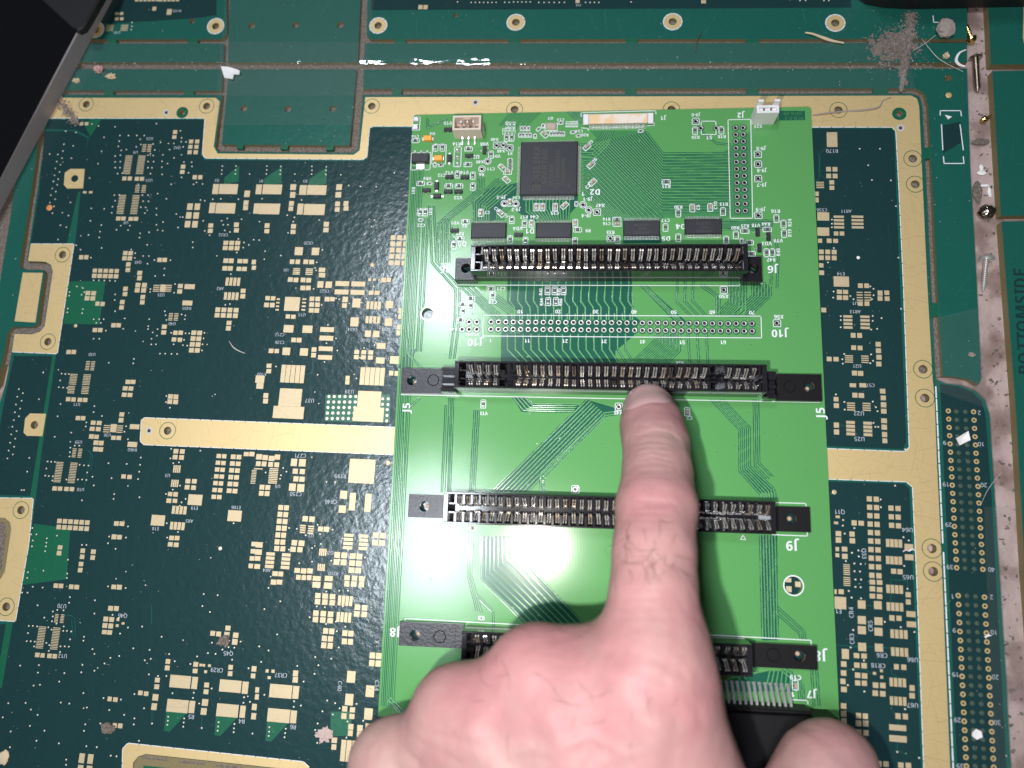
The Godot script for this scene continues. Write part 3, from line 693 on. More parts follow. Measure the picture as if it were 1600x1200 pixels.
func build_panels() -> void:
	var turn := deg_to_rad(PANEL_TURN)
	var main := thing("circuit_panel", "large bare dark green circuit panel with gold pads under the adapter board", "circuit board", Vector3.ZERO, turn)
	var upper := thing("circuit_panel", "bare circuit panel with white ringed gold holes beyond the long taped cut", "circuit board", Vector3.ZERO, turn)
	var side := thing("circuit_panel", "bare teal circuit panel strip with dark vertical lettering beside the screws", "circuit board", Vector3.ZERO, turn)
	# ---- holes
	var big := ring_list([135,163, 323,166, 581,166, 804,171, 1049,171, 1310,172, 1426,248, 1430,288, 1442,577, 1445,622, 1456,857, 1458,893, 98,398, 75,534, 262,673, 33,797, 10,948, 117,279, 54,664], 1.42)
	var mid := ring_list([285,176, 1405,178], 1.15)
	var small := ring_list([260,176, 1407,200, 233,673, 743,160], 0.62)
	var pinholes := []
	for blk in [[1481.5,642,1494.5,887, 1521,643.5,1535.5,889.5], [1497,930.5,1509.7,1197, 1538,933,1552.5,1199]]:
		for c in 2:
			for k in 20:
				var w := k / 19.0
				var p := pan(lerpf(blk[c * 4], blk[c * 4 + 2], w), lerpf(blk[c * 4 + 1], blk[c * 4 + 3], w))
				pinholes.append([p.x, p.y, 0.36])
	var all := big + mid + small + pinholes
	# ---- slabs of the main panel
	var m_slab := pans([40,148, 347,148, 337,230, 343,237, 551,239, 559,232, 567,148.5, 1424,146, 1436,151, 1441,164, 1448,300, 1453.5,420, 1462,592, 1477,599, 1502,602, 1524,611, 1539,625, 1546,648, 1556,800, 1562,900, 1572,1060, 1583,1260, -70,1260, -70,900, -40,760, 8,602, 18,552, 22.5,520.5, 50,522, 62,518, 69,509, 82,424, 79,414, 71,410, 42,408.5, 46,380, 58,300, 71,205])
	part("board", plate(m_slab, all, -THICK, 0.0, mats.mask_green, mats.laminate), main)
	var spacer := pans([357.5,108.5, 557,108.5, 546.5,227.5, 346.5,226])
	part("spacer", plate(spacer, ring_list([381,169, 450,170, 520,170], 1.35), -THICK, 0.0, mats.mask_green, mats.laminate), main)
	var strip_left := pans([60,108, 348.5,108.5, 346,142, 60,141])
	part("rail", plate(strip_left, [], -THICK, 0.0, mats.mask_green, mats.laminate), main)
	var rail := pans([568,109, 1511,107, 1512,140, 1516,260, 1524,400, 1530,520, 1533,592, 1529,601, 1515,593, 1495,589, 1473,587.5, 1464,450, 1457,300, 1450,165, 1444,146, 1430,138, 567,139])
	part("rail", plate(rail, ring_list([1481.5,122, 1482,149], 1.2), -THICK, 0.0, mats.mask_green, mats.laminate), main)
	var left_rail := pans([30,240, 40,150, 60,150, 62,205, 49,300, 33,400, 31,417, 39,421.5, 67,422, 70,428, 59,506, 52,511, 20,511, 12,520, 8,545, -4,600, -40,640, -30,560, 0,440, 16,340])
	part("rail", plate(left_rail, [], -THICK, 0.0, mats.mask_green, mats.laminate), main)
	# bridges that hold the rails to the board
	for t in [[375,227.0,12,12],[444,228,13,12],[515,229,13,12],[170,144.5,17,12],[295,145,17,12],[620,143.5,16,12],[803,143.5,16,12],[985,143,18,12],[1176,142.5,18,12],[1376,142,22,12],[1449.5,239,16,18],[1464.5,484,16,20]]:
		var c := pan(t[0], t[1])
		var st := st_new()
		bx(st, Vector3(c.x - t[2] / 9.2, -THICK, c.y - t[3] / 9.0), Vector3(c.x + t[2] / 9.2, -0.06, c.y + t[3] / 9.0))
		part("bridge", done(st), main, mats.mask_bright)
	# ---- dark areas of the mask, printed over buried copper
	var inner := pans([75,187, 319,187, 315,243, 321,250, 567,252, 575,247, 579,201, 584,199.5, 1392,201, 1397,206, 1416,690, 1411,702, 1290,697, 1290,752, 1413,756, 1421,764, 1442,1260, -65,1260, -65,985, 25,972, 46,855, 56,777, 66,700, 75,640, 88,553, 117,384, 126,300, 130,255, 139,214, 118,203, 72,202])
	part("dark_mask", plate(inner, all, 0.0, 0.015, mats.mask_dark, mats.mask_dark), main)
	part("dark_mask", plate(pans([70,205, 115,205, 137,216, 125,300, 108,380, 48,380, 61,300]), [], 0.0, 0.012, mats.mask_dark, mats.mask_dark), main)
	part("dark_mask", plate(pans([22,556, 84,556, 72,640, 62,715, 50,775, -20,773, 8,620]), all, 0.0, 0.012, mats.mask_dark, mats.mask_dark), main)
	part("dark_mask", plate(pans([1469,600, 1498,604, 1520,613, 1534,627, 1540,650, 1551,800, 1556,900, 1576,1260, 1498,1260]), pinholes, 0.0, 0.012, mats.mask_dark, mats.mask_dark), main)
	part("dark_mask", plate(pans([1471.5,196, 1500.5,190, 1504,222, 1473.5,240]), [], 0.0, 0.012, mats.mask_dark, mats.mask_dark), main)
	# green patches of the mask
	for g in [[107,440, 165,439, 155,507, 99,506],[53,818, 110,826, 104,905, 35,914],[130,190, 160,184, 141,214],[122,300, 126,299, 109,380, 105,380],[82,556, 87,556, 53,777, 47,777],[508.5,616.5, 610,616.5, 609,660, 507,658],[351,277, 374,259, 373,284, 350,287],[413,279, 441,260, 440,287, 412,289],[483,280, 511,261, 510,288, 482,290],[260,1111, 293,1113, 265,1143.5, 256,1142],[337.5,1118.5, 371,1121, 344,1150, 335,1148.5],[417.5,1126, 451,1129, 424,1158.5, 414.5,1157.5],[517,1112, 549,1112, 549,1150, 516,1150],[10,972, 20,973, 3,1075, -8,1075]]:
		part("green_mask", plate(pans(g), [], 0.0, 0.03, mats.mask_bright, mats.mask_bright), main)
	# ---- bare gold
	var gold := [
		[60,153, 337,153, 343.5,159, 334,229, 340,240, 553,242, 562,235, 571,152, 1423,149.5, 1432.5,154, 1436,166, 1442,300, 1449,450, 1457,592, 1460,622, 1464,730, 1470,850, 1476,1000, 1487,1260, 1446,1260, 1432.5,900, 1426,761, 1416,752.5, 1287,748, 1287,701, 1414,706, 1421,699, 1412,450, 1405,300, 1400,205, 1394,198.5, 583,197, 577,200, 573,245, 567,249, 321,247, 316.5,241, 320.5,184.5, 60,184.5],
		[226,653, 620,668, 620,710.5, 225,694.5, 219.5,689, 221,657],
		[48,381.5, 115.5,381.5, 89.5,552.5, 19,549.5, 23,521.5, 50,522.5, 62.5,518.5, 70,509.5, 82.8,424, 79.5,413.5, 71,409, 44,408],
		[36,426, 67,426.5, 55.5,504, 23,502],
		[-20,778, 52,779, 45,850, 24,970.5, -20,968],
		[110,264, 132.5,264, 130,294.5, 105,294.5, 100,289, 101.5,270],
		[47,646, 72,646.5, 66.5,681.5, 42,681, 37,676, 39.5,654]]
	for g in gold:
		part("gold_area", plate(pans(g), big + mid + small, 0.016, 0.075, mats.gold, mats.gold), main)
	# routed opening with its own gold edge at the near side
	part("gold_area", plate(pans([190,1262, 192,1170, 200,1161.5, 474,1190.5, 483,1199, 500,1262, 478,1262, 462,1203, 228,1178, 216,1182, 208,1192, 206,1262]), [], 0.016, 0.075, mats.gold, mats.gold), main)
	part("slot_floor", plate(pans([208,1262, 209,1193, 216,1183, 228,1179, 461,1204, 476,1262]), [], 0.012, 0.030, mats.laminate, mats.laminate), main)
	part("green_mask", plate(pans([223,1262, 224,1196, 450,1219, 460,1262]), [], 0.030, 0.045, mats.mask_bright, mats.mask_bright), main)
	for k in 4:
		var a := pan(222 + k * 58.0, 1183 + k * 6.2)
		var st := st_new()
		tube(st, PackedVector3Array([Vector3(a.x, -0.35, a.y), Vector3(a.x + 8.5, -0.35, a.y + 0.1)]), PackedFloat32Array([0.55, 0.55]), 8)
		part("slot_dirt", done(st), main, mats.grime)
	# the hole by the left edge, with the table's grime in it
	part("slot_floor", plate(pans([-20,808, 8,809, 16,816, 18,826, 8,893, 1,905, -20,908]), [], 0.076, 0.084, mats.laminate, mats.laminate), main)
	part("slot_dirt", plate(pans([-20,815, 6,816, 11,825, 3,890, -20,897]), [], 0.084, 0.090, mats.grime, mats.grime), main)
	# rings: thin green line in the gold round each large hole
	var st_ring := st_new()
	for h in big.slice(0, 17):
		disc(st_ring, Vector2(h[0], h[1]), 3.0, 0.078, 36, 2.78)
	for h in mid:
		disc(st_ring, Vector2(h[0], h[1]), 2.35, 0.078, 28, 1.15)
	part("hole_line", done(st_ring), main, mats.mask_bright).set_meta("kind", "stuff")
	var st_lip := st_new()
	for h in small:
		disc(st_lip, Vector2(h[0], h[1]), 1.25, 0.080, 20, 0.7)
	part("hole_line", done(st_lip), main, mats.silk_grey).set_meta("kind", "stuff")
	# ---- white print
	var print_ := st_new()
	for l in [[60,184.5, 320.5,184.5],[320.5,184.5, 316.5,241],[316.5,241, 321,247],[321,247, 567,249],[567,249, 573,245],[573,245, 577,200],[577,200, 583,197],[583,197, 650,197],[1262,198.5, 1394,198.5],[1394,198.5, 1400,205],[1400,205, 1405,300],[1405,300, 1412,450],[1412,450, 1421,699],[1421,699, 1414,706],[1414,706, 1287,701],[1287,748, 1416,752.5],[1416,752.5, 1426,761],[1426,761, 1432.5,900],[1432.5,900, 1446,1260],[226,653, 620,668],[225,694.5, 620,710.5],[219.5,689, 221,657],[221,657, 226,653],[219.5,689, 225,694.5],[48,381.5, 115.5,381.5],[115.5,381.5, 89.5,552.5],[19,549.5, 89.5,552.5],[-20,778, 52,779],[52,779, 45,850],[45,850, 24,970.5],[-20,968, 24,970.5],[192,1170, 190,1262],[192,1170, 200,1161.5],[200,1161.5, 474,1190.5],[474,1190.5, 483,1199],[1462,603, 1473,850],[1474,862, 1492,1260]]:
		dashes(print_, pan(l[0], l[1]), pan(l[2], l[3]))
	for l in [[1469,180, 1469,173, 1501,173, 1502,181],[1471,195, 1473,234],[1500,195, 1505,234],[1474,245, 1475,255.5, 1506,255.5, 1505,245],[1458,25, 1458.5,35, 1466,35]]:
		strip(print_, pans(l), 0.34, 0.05)
	part("printed_outline", done(print_), main, mats.silk).set_meta("kind", "stuff")
	var letters := st_new()
	for n in names():
		words(letters, n[4], pan(n[0], n[1]), n[2] / 4.6, n[3] - 1.3, 0.05)
	part("printed_names", done(letters), main, mats.silk_faint).set_meta("kind", "stuff")
	# ---- solder pads: the 300 that show largest singly, the rest together
	var pads := []
	for s in sheets():
		for p in s[2]:
			pads.append(pad_of(s[0] + p[0] / 4.0, s[1] + p[1] / 4.0, p[2] / 4.0, p[3] / 4.0))
		for g in s[3]:
			var c := pad_of(s[0] + g[0] / 4.0, s[1] + g[1] / 4.0, g[6] / 4.0, g[7] / 4.0)
			var sx: float = c[2] / (g[6] / 4.0)
			var sy: float = c[3] / (g[7] / 4.0)
			for i in g[2]:
				for j in g[3]:
					pads.append([c[0] + i * g[4] / 4.0 * sx, c[1] + j * g[5] / 4.0 * sy, c[2], c[3]])
	# neighbouring lists repeat a few pads
	var once := []
	for p in pads:
		var fresh := true
		for q in once:
			if absf(p[0] - q[0]) < (p[2] + q[2]) * 0.46 and absf(p[1] - q[1]) < (p[3] + q[3]) * 0.46:
				fresh = false
				break
		if fresh:
			once.append(p)
	pads = once
	pads.sort_custom(func(a, b): return a[2] * a[3] > b[2] * b[3])
	var few := st_new()
	for i in pads.size():
		var p: Array = pads[i]
		var up: bool = pan(800, 100).y > p[1]
		if i < 300 and not up:
			var o := part("solder_pad", unit_box, main, mats.pad)
			o.position = Vector3(p[0], 0.014, p[1]) * MM
			o.scale = Vector3(p[2] * MM, 0.075 * MM, p[3] * MM)
		else:
			bx(few, Vector3(p[0] - p[2] / 2, 0.0, p[1] - p[3] / 2), Vector3(p[0] + p[2] / 2, 0.075, p[1] + p[3] / 2))
	part("small_pads", done(few), main, mats.pad).set_meta("kind", "stuff")
	# ---- vias
	var vias := st_new()
	for s in sheets():
		var list: Array = s[4]
		for i in range(0, list.size(), 2):
			var c := pan(s[0] + list[i] / 4.0, s[1] + list[i + 1] / 4.0)
			dome(vias, c, 0.30, 0.10)
	for i in 36:
		var c := pan(rng.randf_range(60, 590), rng.randf_range(270, 1150))
		dome(vias, c, 0.24, 0.09)
	for k in 30:
		var u := 513.8 + (k % 6) * 8.4 - int(k / 6.0) * 0.8
		dome(vias, pan(u, 619.5 + int(k / 6.0) * 8.6), 0.62, 0.08)
	for q in [[598,623],[606.5,623],[597.5,631.5],[606,632],[605,640],[604.5,649],[604,657.5]]:
		dome(vias, pan(q[0], q[1]), 0.58, 0.08)
	part("vias", done(vias), main, mats.via).set_meta("kind", "stuff")
	for q in [[77,324.5,1.25,"copper_dot"],[581.5,413.5,0.85,"pad"],[344,857,0.7,"via"],[1303.5,769,0.8,"pad"],[606,723,0.9,"pad"],[118,509,0.7,"pad"],[1341,402.5,0.6,"chip_white"],[1482.3,148.8,1.1,"gold"]]:
		var st := st_new()
		dome(st, pan(q[0], q[1]), q[2], 0.16)
		part("round_pad", done(st), main, mats[q[3]])
	# plated pin holes of the two connector fields, with the filled ones between
	var ring := st_new()
	disc(ring, Vector2.ZERO, 0.78, 0.08, 18, 0.37)
	var ring_mesh := done(ring)
	for h in pinholes:
		var o := part("pin_ring", ring_mesh, main, mats.gold)
		o.position = Vector3(h[0], 0.0, h[1]) * MM
	var blind := st_new()
	for blk in [[1494.5,643,1508,888, 1508.5,643.5,1522.5,889], [1511,931,1524,1197, 1524.5,932,1538.5,1198]]:
		for c in 2:
			for k in 20:
				var w := k / 19.0
				dome(blind, pan(lerpf(blk[c * 4], blk[c * 4 + 2], w), lerpf(blk[c * 4 + 1], blk[c * 4 + 3], w)), 0.72, 0.10)
	part("filled_vias", done(blind), main, cover(mat("filled", Color(0.055, 0.085, 0.06), 0.6), 20, null, null)).set_meta("kind", "stuff")
	# thin copper lines beside the small outlines
	var lines := st_new()
	for l in [[131,765, 143,707, 136,703],[142,735, 145,711, 139,706],[1277,240, 1280,243, 1280,277, 1275,285],[1290,231, 1281,240, 1281,272, 1290,279],[118,995, 117,966, 112,962, 103,962],[114,993, 112,970],[1306,1008, 1420,1014],[1353,946, 1371,946],[1392,940, 1392,905, 1418,908, 1418,920],[1405,1060, 1393,1052, 1393,1045],[1393,1094, 1393,1108, 1400,1118],[1403,1125, 1403,1134],[1402,1163, 1402,1172, 1418,1180],[1330,1011, 1346,1011],[1322,1046, 1350,1046, 1361,1052],[447,560, 447,535, 455,530],[489,560, 489,580, 480,586],[237,945, 237,975],[238,1110, 237,1130],[316,1112, 315,1137],[350,1012, 361,1009],[1320,666, 1311,664]]:
		strip(lines, pans(l), 0.20, 0.030)
	part("copper_lines", done(lines), main, mats.mask_green).set_meta("kind", "stuff")
	# ---- the panel beyond the cut
	var u_slab := pans([120,-60, 353,-60, 355,50, 351,58, 345,61.5, 110,61.5])
	part("board", plate(u_slab, ring_list([300,33], 1.1) + ring_list([337,41, 150,47], 1.35), -THICK, 0.0, mats.mask_green, mats.laminate), upper)
	var u_slab2 := pans([575,-60, 1512,-60, 1511,61, 578,61.5, 573,55])
	part("board", plate(u_slab2, ring_list([591,40, 806,35, 1051,34, 1305,36], 1.42) + ring_list([712,24], 0.9), -THICK, 0.0, mats.mask_green, mats.laminate), upper)
	part("dark_mask", plate(pans([120,-60, 340,-60, 338,24, 300,29, 120,40]), [], 0.0, 0.015, mats.mask_dark, mats.mask_dark), upper)
	part("dark_mask", plate(pans([580,-60, 1330,-60, 1330,12, 580,16]), [], 0.0, 0.015, mats.mask_dark, mats.mask_dark), upper)
	part("spacer", plate(pans([361,-60, 566,-60, 559,97.5, 356,97.5]), ring_list([393,40, 462,39, 532,39], 1.35), -THICK, 0.0, mats.mask_green, mats.laminate), upper)
	part("rail", plate(pans([90,68, 350,68, 349,97.5, 85,97.5]), [], -THICK, 0.0, mats.mask_green, mats.laminate), upper)
	part("rail", plate(pans([570,68, 1511,67, 1511,98, 568,98.5]), [], -THICK, 0.0, mats.mask_green, mats.laminate), upper)
	for t in [[301,64.5,18],[175,64.5,16],[625,65,18],[803,65,18],[987,64.5,19],[1176,64.5,19]]:
		var c := pan(t[0], t[1])
		var st := st_new()
		bx(st, Vector3(c.x - t[2] / 8.6, -THICK, c.y - 1.1), Vector3(c.x + t[2] / 8.6, -0.06, c.y + 1.1))
		part("bridge", done(st), upper, mats.mask_bright)
	for q in [[337,41],[591,40],[806,35],[1051,34],[1305,36],[150,47]]:
		var c := pan(q[0], q[1])
		var st := st_new()
		disc(st, c, 3.0, 0.06, 32, 1.42)
		part("hole_ring", done(st), upper, mats.gold)
		st = st_new()
		for k in 12:
			var arc := PackedVector2Array()
			for j in 3:
				var w := TAU * (k + j * 0.42) / 12.0
				arc.append(c + Vector2(cos(w), sin(w)) * 3.25)
			strip(st, arc, 0.45, 0.064)
		part("printed_outline", done(st), upper, mats.silk).set_meta("kind", "stuff")
	# ---- the panel column at the right
	part("board", plate(pans([1541.5,-20, 1700,-22, 1700,100, 1547.5,102]), [], -THICK, 0.35, mats.mask_green, mats.laminate), side)
	part("board", plate(pans([1549.5,112, 1700,110, 1700,336, 1563,338]), [], -THICK, 0.35, mats.mask_green, mats.laminate), side)
	part("board", plate(pans([1564,347, 1700,344, 1720,1300, 1632,1300, 1601,900, 1586,640]), [], -THICK, 0.35, mats.mask_green, mats.laminate), side)
	part("gold_area", plate(pans([1599,-20, 1700,-20, 1700,98, 1606,100, 1597,60]), [], 0.35, 0.42, mats.gold, mats.gold), side)
	var big_letters := st_new()
	font.font_weight = 700
	words(big_letters, "BOTTOMSIDE", pan(1596.5, 502), 4.0, -89, 0.39, 1.0)
	part("printed_word", done(big_letters), side, mats.mask_dark)


func pad_of(u: float, v: float, w: float, h: float) -> Array:
	var c := pan(u, v)
	return [c.x, c.y, pan(u - w / 2, v).distance_to(pan(u + w / 2, v)), pan(u, v - h / 2).distance_to(pan(u, v + h / 2))]


# a low round cap of solder
func dome(st: SurfaceTool, c: Vector2, r: float, h: float) -> void:
	var t := Transform3D(Basis.IDENTITY, Vector3(c.x, 0, c.y))
	lathe(st, [Vector2(r, 0.0), Vector2(r * 0.9, h * 0.55), Vector2(r * 0.5, h), Vector2(0.0, h)], 8, t)


# ---------------------------------------------------------------- the green adapter board
const DOTS := 9.9  # texture points per mm
var cop: PackedByteArray
var cop_w: int
var cop_h: int


func cop_fill(poly: PackedVector2Array, val: int) -> void:
	var pts := PackedVector2Array()
	var lo := 1e9
	var hi := -1e9
	for p in poly:
		var q := (p - Vector2(BX0, BZ0)) * DOTS
		pts.append(q)
		lo = minf(lo, q.y)
		hi = maxf(hi, q.y)
	for y in range(maxi(0, int(lo)), mini(cop_h - 1, int(hi)) + 1):
		var xs: Array[float] = []
		for i in pts.size():
			var a := pts[i]
			var b := pts[(i + 1) % pts.size()]
			if (a.y <= y and b.y > y) or (b.y <= y and a.y > y):
				xs.append(a.x + (y - a.y) / (b.y - a.y) * (b.x - a.x))
		xs.sort()
		for k in range(0, xs.size() - 1, 2):
			for x in range(maxi(0, int(xs[k])), mini(cop_w - 1, int(xs[k + 1])) + 1):
				cop[y * cop_w + x] = val


func cop_line(pts: PackedVector2Array, wide: float, val: int) -> void:
	for i in pts.size() - 1:
		var a := (pts[i] - Vector2(BX0, BZ0)) * DOTS
		var b := (pts[i + 1] - Vector2(BX0, BZ0)) * DOTS
		var d := b - a
		var n := int(ceil(maxf(absf(d.x), absf(d.y)))) + 1
		var flat := absf(d.x) >= absf(d.y)
		var reach := wide * DOTS * 0.5 * d.length() / maxf(0.001, maxf(absf(d.x), absf(d.y)))
		for k in n + 1:
			var p := a + d * (float(k) / n)
			var m := p.y if flat else p.x
			for j in range(int(round(m - reach)), int(round(m + reach))):
				var x := int(p.x) if flat else j
				var y := j if flat else int(p.y)
				if x >= 0 and y >= 0 and x < cop_w and y < cop_h:
					cop[y * cop_w + x] = val


func cop_disc(c: Vector2, r: float, val: int) -> void:
	var q := (c - Vector2(BX0, BZ0)) * DOTS
	var w := r * DOTS
	for y in range(maxi(0, int(q.y - w)), mini(cop_h - 1, int(q.y + w)) + 1):
		for x in range(maxi(0, int(q.x - w)), mini(cop_w - 1, int(q.x + w)) + 1):
			if (x - q.x) * (x - q.x) + (y - q.y) * (y - q.y) <= w * w:
				cop[y * cop_w + x] = val


# n lines spread evenly between two that are given in pixels
func bundle(a: Array, b: Array, n: int) -> Array:
	var out := []
	for k in n:
		var w := 0.0 if n == 1 else float(k) / (n - 1)
		var l := PackedVector2Array()
		for i in range(0, a.size(), 2):
			l.append(brd(lerpf(a[i], b[i], w), lerpf(a[i + 1], b[i + 1], w)))
		out.append(l)
	return out


func board_material(pads: Array) -> StandardMaterial3D:
	cop_w = int((BX1 - BX0) * DOTS)
	cop_h = int((BZ1 - BZ0) * DOTS)
	cop = PackedByteArray()
	cop.resize(cop_w * cop_h)
	cop.fill(1)
	# bare laminate under the mask
	for z in [[793,426, 987,426, 988,492, 1000,500, 990,524, 962,548, 962,570, 783,570, 784,520, 793,500],[917,624, 975,641, 943,646, 826,768, 768,768],[801,620, 822,620, 832,632, 905,632, 900,645, 815,643],[753,838, 804,838, 804,864, 930,990, 835,990, 751,905],[1186,836, 1214,836, 1216,1000, 1190,1000],[622,575, 660,590, 640,575, 650,545, 637,545],[813,303, 903,303, 903,320, 880,345, 830,345, 808,330],[738,300, 810,285, 808,318, 770,345, 740,345],[974,366, 1033,366, 1033,380, 974,380],[1200,1048, 1238,1048, 1242,1080, 1115,1080, 1118,1066]]:
		cop_fill(brds(z), 0)
	cop_fill(brds([922,204, 1010,204, 1037,238, 1132,237, 1142,228, 1172,205, 1174,338, 1142,338, 1120,345, 1060,340, 985,338, 935,312, 912,312, 912,224, 940,224]), 4)
	cop_fill(brds([1000,446, 1010,446, 1072,502, 1060,508]), 0)
	var runs := []
	for k in 16:
		var u := 799.0 + 12.3 * k
		runs.append(brds([u, 426, u - 2, 470, u + 5, 480, u + 5, 500]))
		runs.append(brds([u - 6, 522, u - 6, 546, u + 16 - k * 0.6, 568]))
	for b in [
		[[1025,522, 1025,530, 986,568], [1062,522, 1062,548, 1042,568], 8],
		[[1075,522, 1078,568], [1104,522, 1106,568], 3],
		[[1140,425, 1140,470, 1118,492], [1165,425, 1165,486, 1160,492], 6],
		[[1204,448, 1204,462, 1170,494], [1176,425, 1176,462, 1140,494], 7],
		[[1003,447, 1058,502], [1009,447, 1066,502], 3],
		[[1058,425, 1058,472, 1078,492], [1084,425, 1082,470, 1102,492], 3],
		[[1095,446, 1120,464, 1120,492], [1100,446, 1124,464, 1124,492], 2],
		[[918,624, 772,768], [974,641, 944,645, 824,768].slice(2), 8],
		[[975,641, 944,645, 845,742, 845,770], [975,645, 946,649, 850,744, 850,770], 2],
		[[802,621, 818,641, 896,643], [820,621, 832,633, 902,633], 4],
		[[1111,624, 1156,671, 1156,736, 1188,772, 1188,779], [1128,624, 1171,668, 1171,728, 1209,764, 1211,779], 6],
		[[1178,624, 1180,728, 1200,748], [1184,624, 1186,724, 1206,744], 2],
		[[753,838, 752,905, 838,988], [803,838, 804,865, 928,990], 9],
		[[1188,836, 1192,998], [1211,836, 1215,998], 6],
		[[1190,770, 1190,780], [1211,770, 1211,780], 6],
		[[1212,956, 1250,990, 1252,1000], [1216,950, 1256,986, 1258,1000], 2],
		[[1203,1048, 1196,1078], [1236,1048, 1234,1078], 6],
		[[1186,1048, 1150,1012, 1150,1005], [1160,1065, 1120,1025, 1120,1010], 5],
		[[1222,1048, 1248,1070, 1250,1096], [1228,1046, 1254,1068, 1256,1096], 2],
		[[1268,1045, 1272,1104], [1276,1045, 1280,1104], 2],
		[[1009,206, 1036,240, 1142,239], [925,206, 925,224, 1034,331, 1142,331].slice(2), 21],
		[[903,232, 926,232, 950,256, 1010,318, 1040,345], [903,296, 914,304, 930,320, 946,336, 950,345], 12],
		[[903,226, 922,226, 938,214, 944,204], [903,246, 930,246, 950,226, 958,204], 6],
		[[756,278, 755,301, 704,341, 702,348, 702,410], [748,272, 748,296, 698,337, 685,349, 684,410], 4],
		[[778,278, 741,315, 741,344], [806,292, 764,326, 764,344], 7],
		[[812,300, 776,336, 776,344], [814,304, 786,336, 786,344], 4],
		[[822,306, 822,330, 840,344], [890,306, 890,322, 888,344], 14],
		[[700,345, 700,372, 712,382], [703,345, 703,370, 716,382], 2],
		[[671,321, 675,410, 712,452, 711,500, 703,560], [678,321, 682,408, 718,448, 718,500, 710,560], 2],
		[[716,444, 760,486, 800,520], [730,440, 775,486, 812,520], 3],
		[[768,470, 800,492], [778,462, 812,490], 5],
		[[703,620, 698,770], [708,620, 703,770], 2],
		[[742,640, 735,768], [748,640, 741,768], 3],
		[[636,530, 636,552, 660,576], [634,520, 634,556, 654,578], 1],
		[[655,622, 632,644, 630,770], [660,624, 637,647, 635,770], 1],
		[[733,838, 731,900, 745,955], [738,838, 736,900, 752,958], 2],
		[[745,930, 770,955, 772,985], [770,955, 772,975, 774,990].slice(0, 6), 1],
		[[605,1092, 628,1115], [609,1090, 634,1115], 2],
		[[1095,205, 1120,224, 1142,226], [1095,208, 1118,228, 1142,230], 1],
		[[1128,345, 1210,345], [1128,358, 1205,358], 5],
		[[1200,380, 1205,400, 1205,445], [1212,372, 1216,400, 1214,450], 2],
		[[800,176, 790,186, 782,196], [842,176, 826,192, 820,206], 6],
		[[885,172, 905,192], [905,176, 925,196], 5],
		[[668,185, 668,200, 700,185], [720,183, 690,184, 664,186], 1],
		[[800,500, 800,490], [985,500, 985,490], 16]]:
		var a: Array = b[0]
		var c: Array = b[1]
		var m := mini(a.size(), c.size())
		runs.append_array(bundle(a.slice(0, m), c.slice(c.size() - m), b[2]))
	for k in 4:
		var x := BX0 + 1.1 + 1.15 * k
		runs.append(PackedVector2Array([Vector2(x, -60), Vector2(x, 122)]))
	for k in 2:
		runs.append(PackedVector2Array([Vector2(BX0 + 17.0 + k * 1.3, 26), Vector2(BX0 + 17.0 + k * 1.3, 55)]))
		runs.append(PackedVector2Array([Vector2(BX0 + 6.2 + k * 1.3, -40), Vector2(BX0 + 6.2 + k * 1.3, 8)]))
	for l in runs:
		cop_line(l, 0.82, 0)
	for l in runs:
		cop_line(l, 0.32, 2)
	var r := RandomNumberGenerator.new()
	r.seed = 5
	for k in 150:
		var c := Vector2(r.randf_range(BX0 + 6, BX1 - 4), r.randf_range(BZ0 + 6, 105))
		if k < 30:
			c = brd(r.randf_range(670, 760), r.randf_range(300, 400))
		cop_disc(c, 0.36, 2)
		cop_disc(c, 0.15, 3)
	for p in pads:
		cop_disc(p, 1.15, 0)
	cop_fill(brds([1217,173, 1257.5,173, 1258,187.5, 1217,188]), 0)
	# three pictures from the one map of copper
	var cols := [Color(0.016, 0.105, 0.070), Color(0.105, 0.325, 0.105), Color(0.125, 0.36, 0.125), Color(0.02, 0.03, 0.02), Color(0.062, 0.235, 0.092)]
	var alb := PackedByteArray()
	alb.resize(cop_w * cop_h * 3)
	var hei := PackedByteArray()
	hei.resize(cop_w * cop_h)
	var bytes := PackedByteArray()
	for c in cols:
		var s: Color = c.linear_to_srgb()
		bytes.append_array([int(s.r * 255), int(s.g * 255), int(s.b * 255)])
	var hatch := PackedByteArray()
	hatch.resize(5)
	for k in 5:
		hatch[k] = [0, 10, 14, 10, 4][k]
	var at := 0
	for y in cop_h:
		var hy := hatch[y % 5]
		for x in cop_w:
			var v := cop[at]
			var j := at * 3
			var i := v * 3
			alb[j] = bytes[i]
			alb[j + 1] = bytes[i + 1]
			alb[j + 2] = bytes[i + 2]
			hei[at] = (170 + hy + hatch[x % 5]) if v == 1 else (215 if v == 2 else 150 if v == 4 else 90)
			at += 1
	var ai := Image.create_from_data(cop_w, cop_h, false, Image.FORMAT_RGB8, alb)
	var hi := Image.create_from_data(cop_w, cop_h, false, Image.FORMAT_L8, hei)
	hi.convert(Image.FORMAT_RGBA8)
	hi.bump_map_to_normal_map(2.2)
	cop = PackedByteArray()
	var m := mat("board_mask", Color(1, 1, 1), 0.16, 0.0, 0.44)
	m.albedo_texture = ImageTexture.create_from_image(ai)
	m.normal_enabled = true
	m.normal_texture = ImageTexture.create_from_image(hi)
	m.normal_scale = 0.22
	m.texture_repeat = false
	return m


var silk: SurfaceTool
var board: Node3D
var smd := {}


func board_outline() -> PackedVector2Array:
	return PackedVector2Array([Vector2(BX0, BZ0 + 1.2), Vector2(BX0 + 0.4, BZ0 + 0.3), Vector2(BX0 + 1.2, BZ0), Vector2(BX1 - 1.2, BZ0), Vector2(BX1 - 0.4, BZ0 + 0.3), Vector2(BX1, BZ0 + 1.2), Vector2(BX1, BZ1), Vector2(BX0, BZ1)])


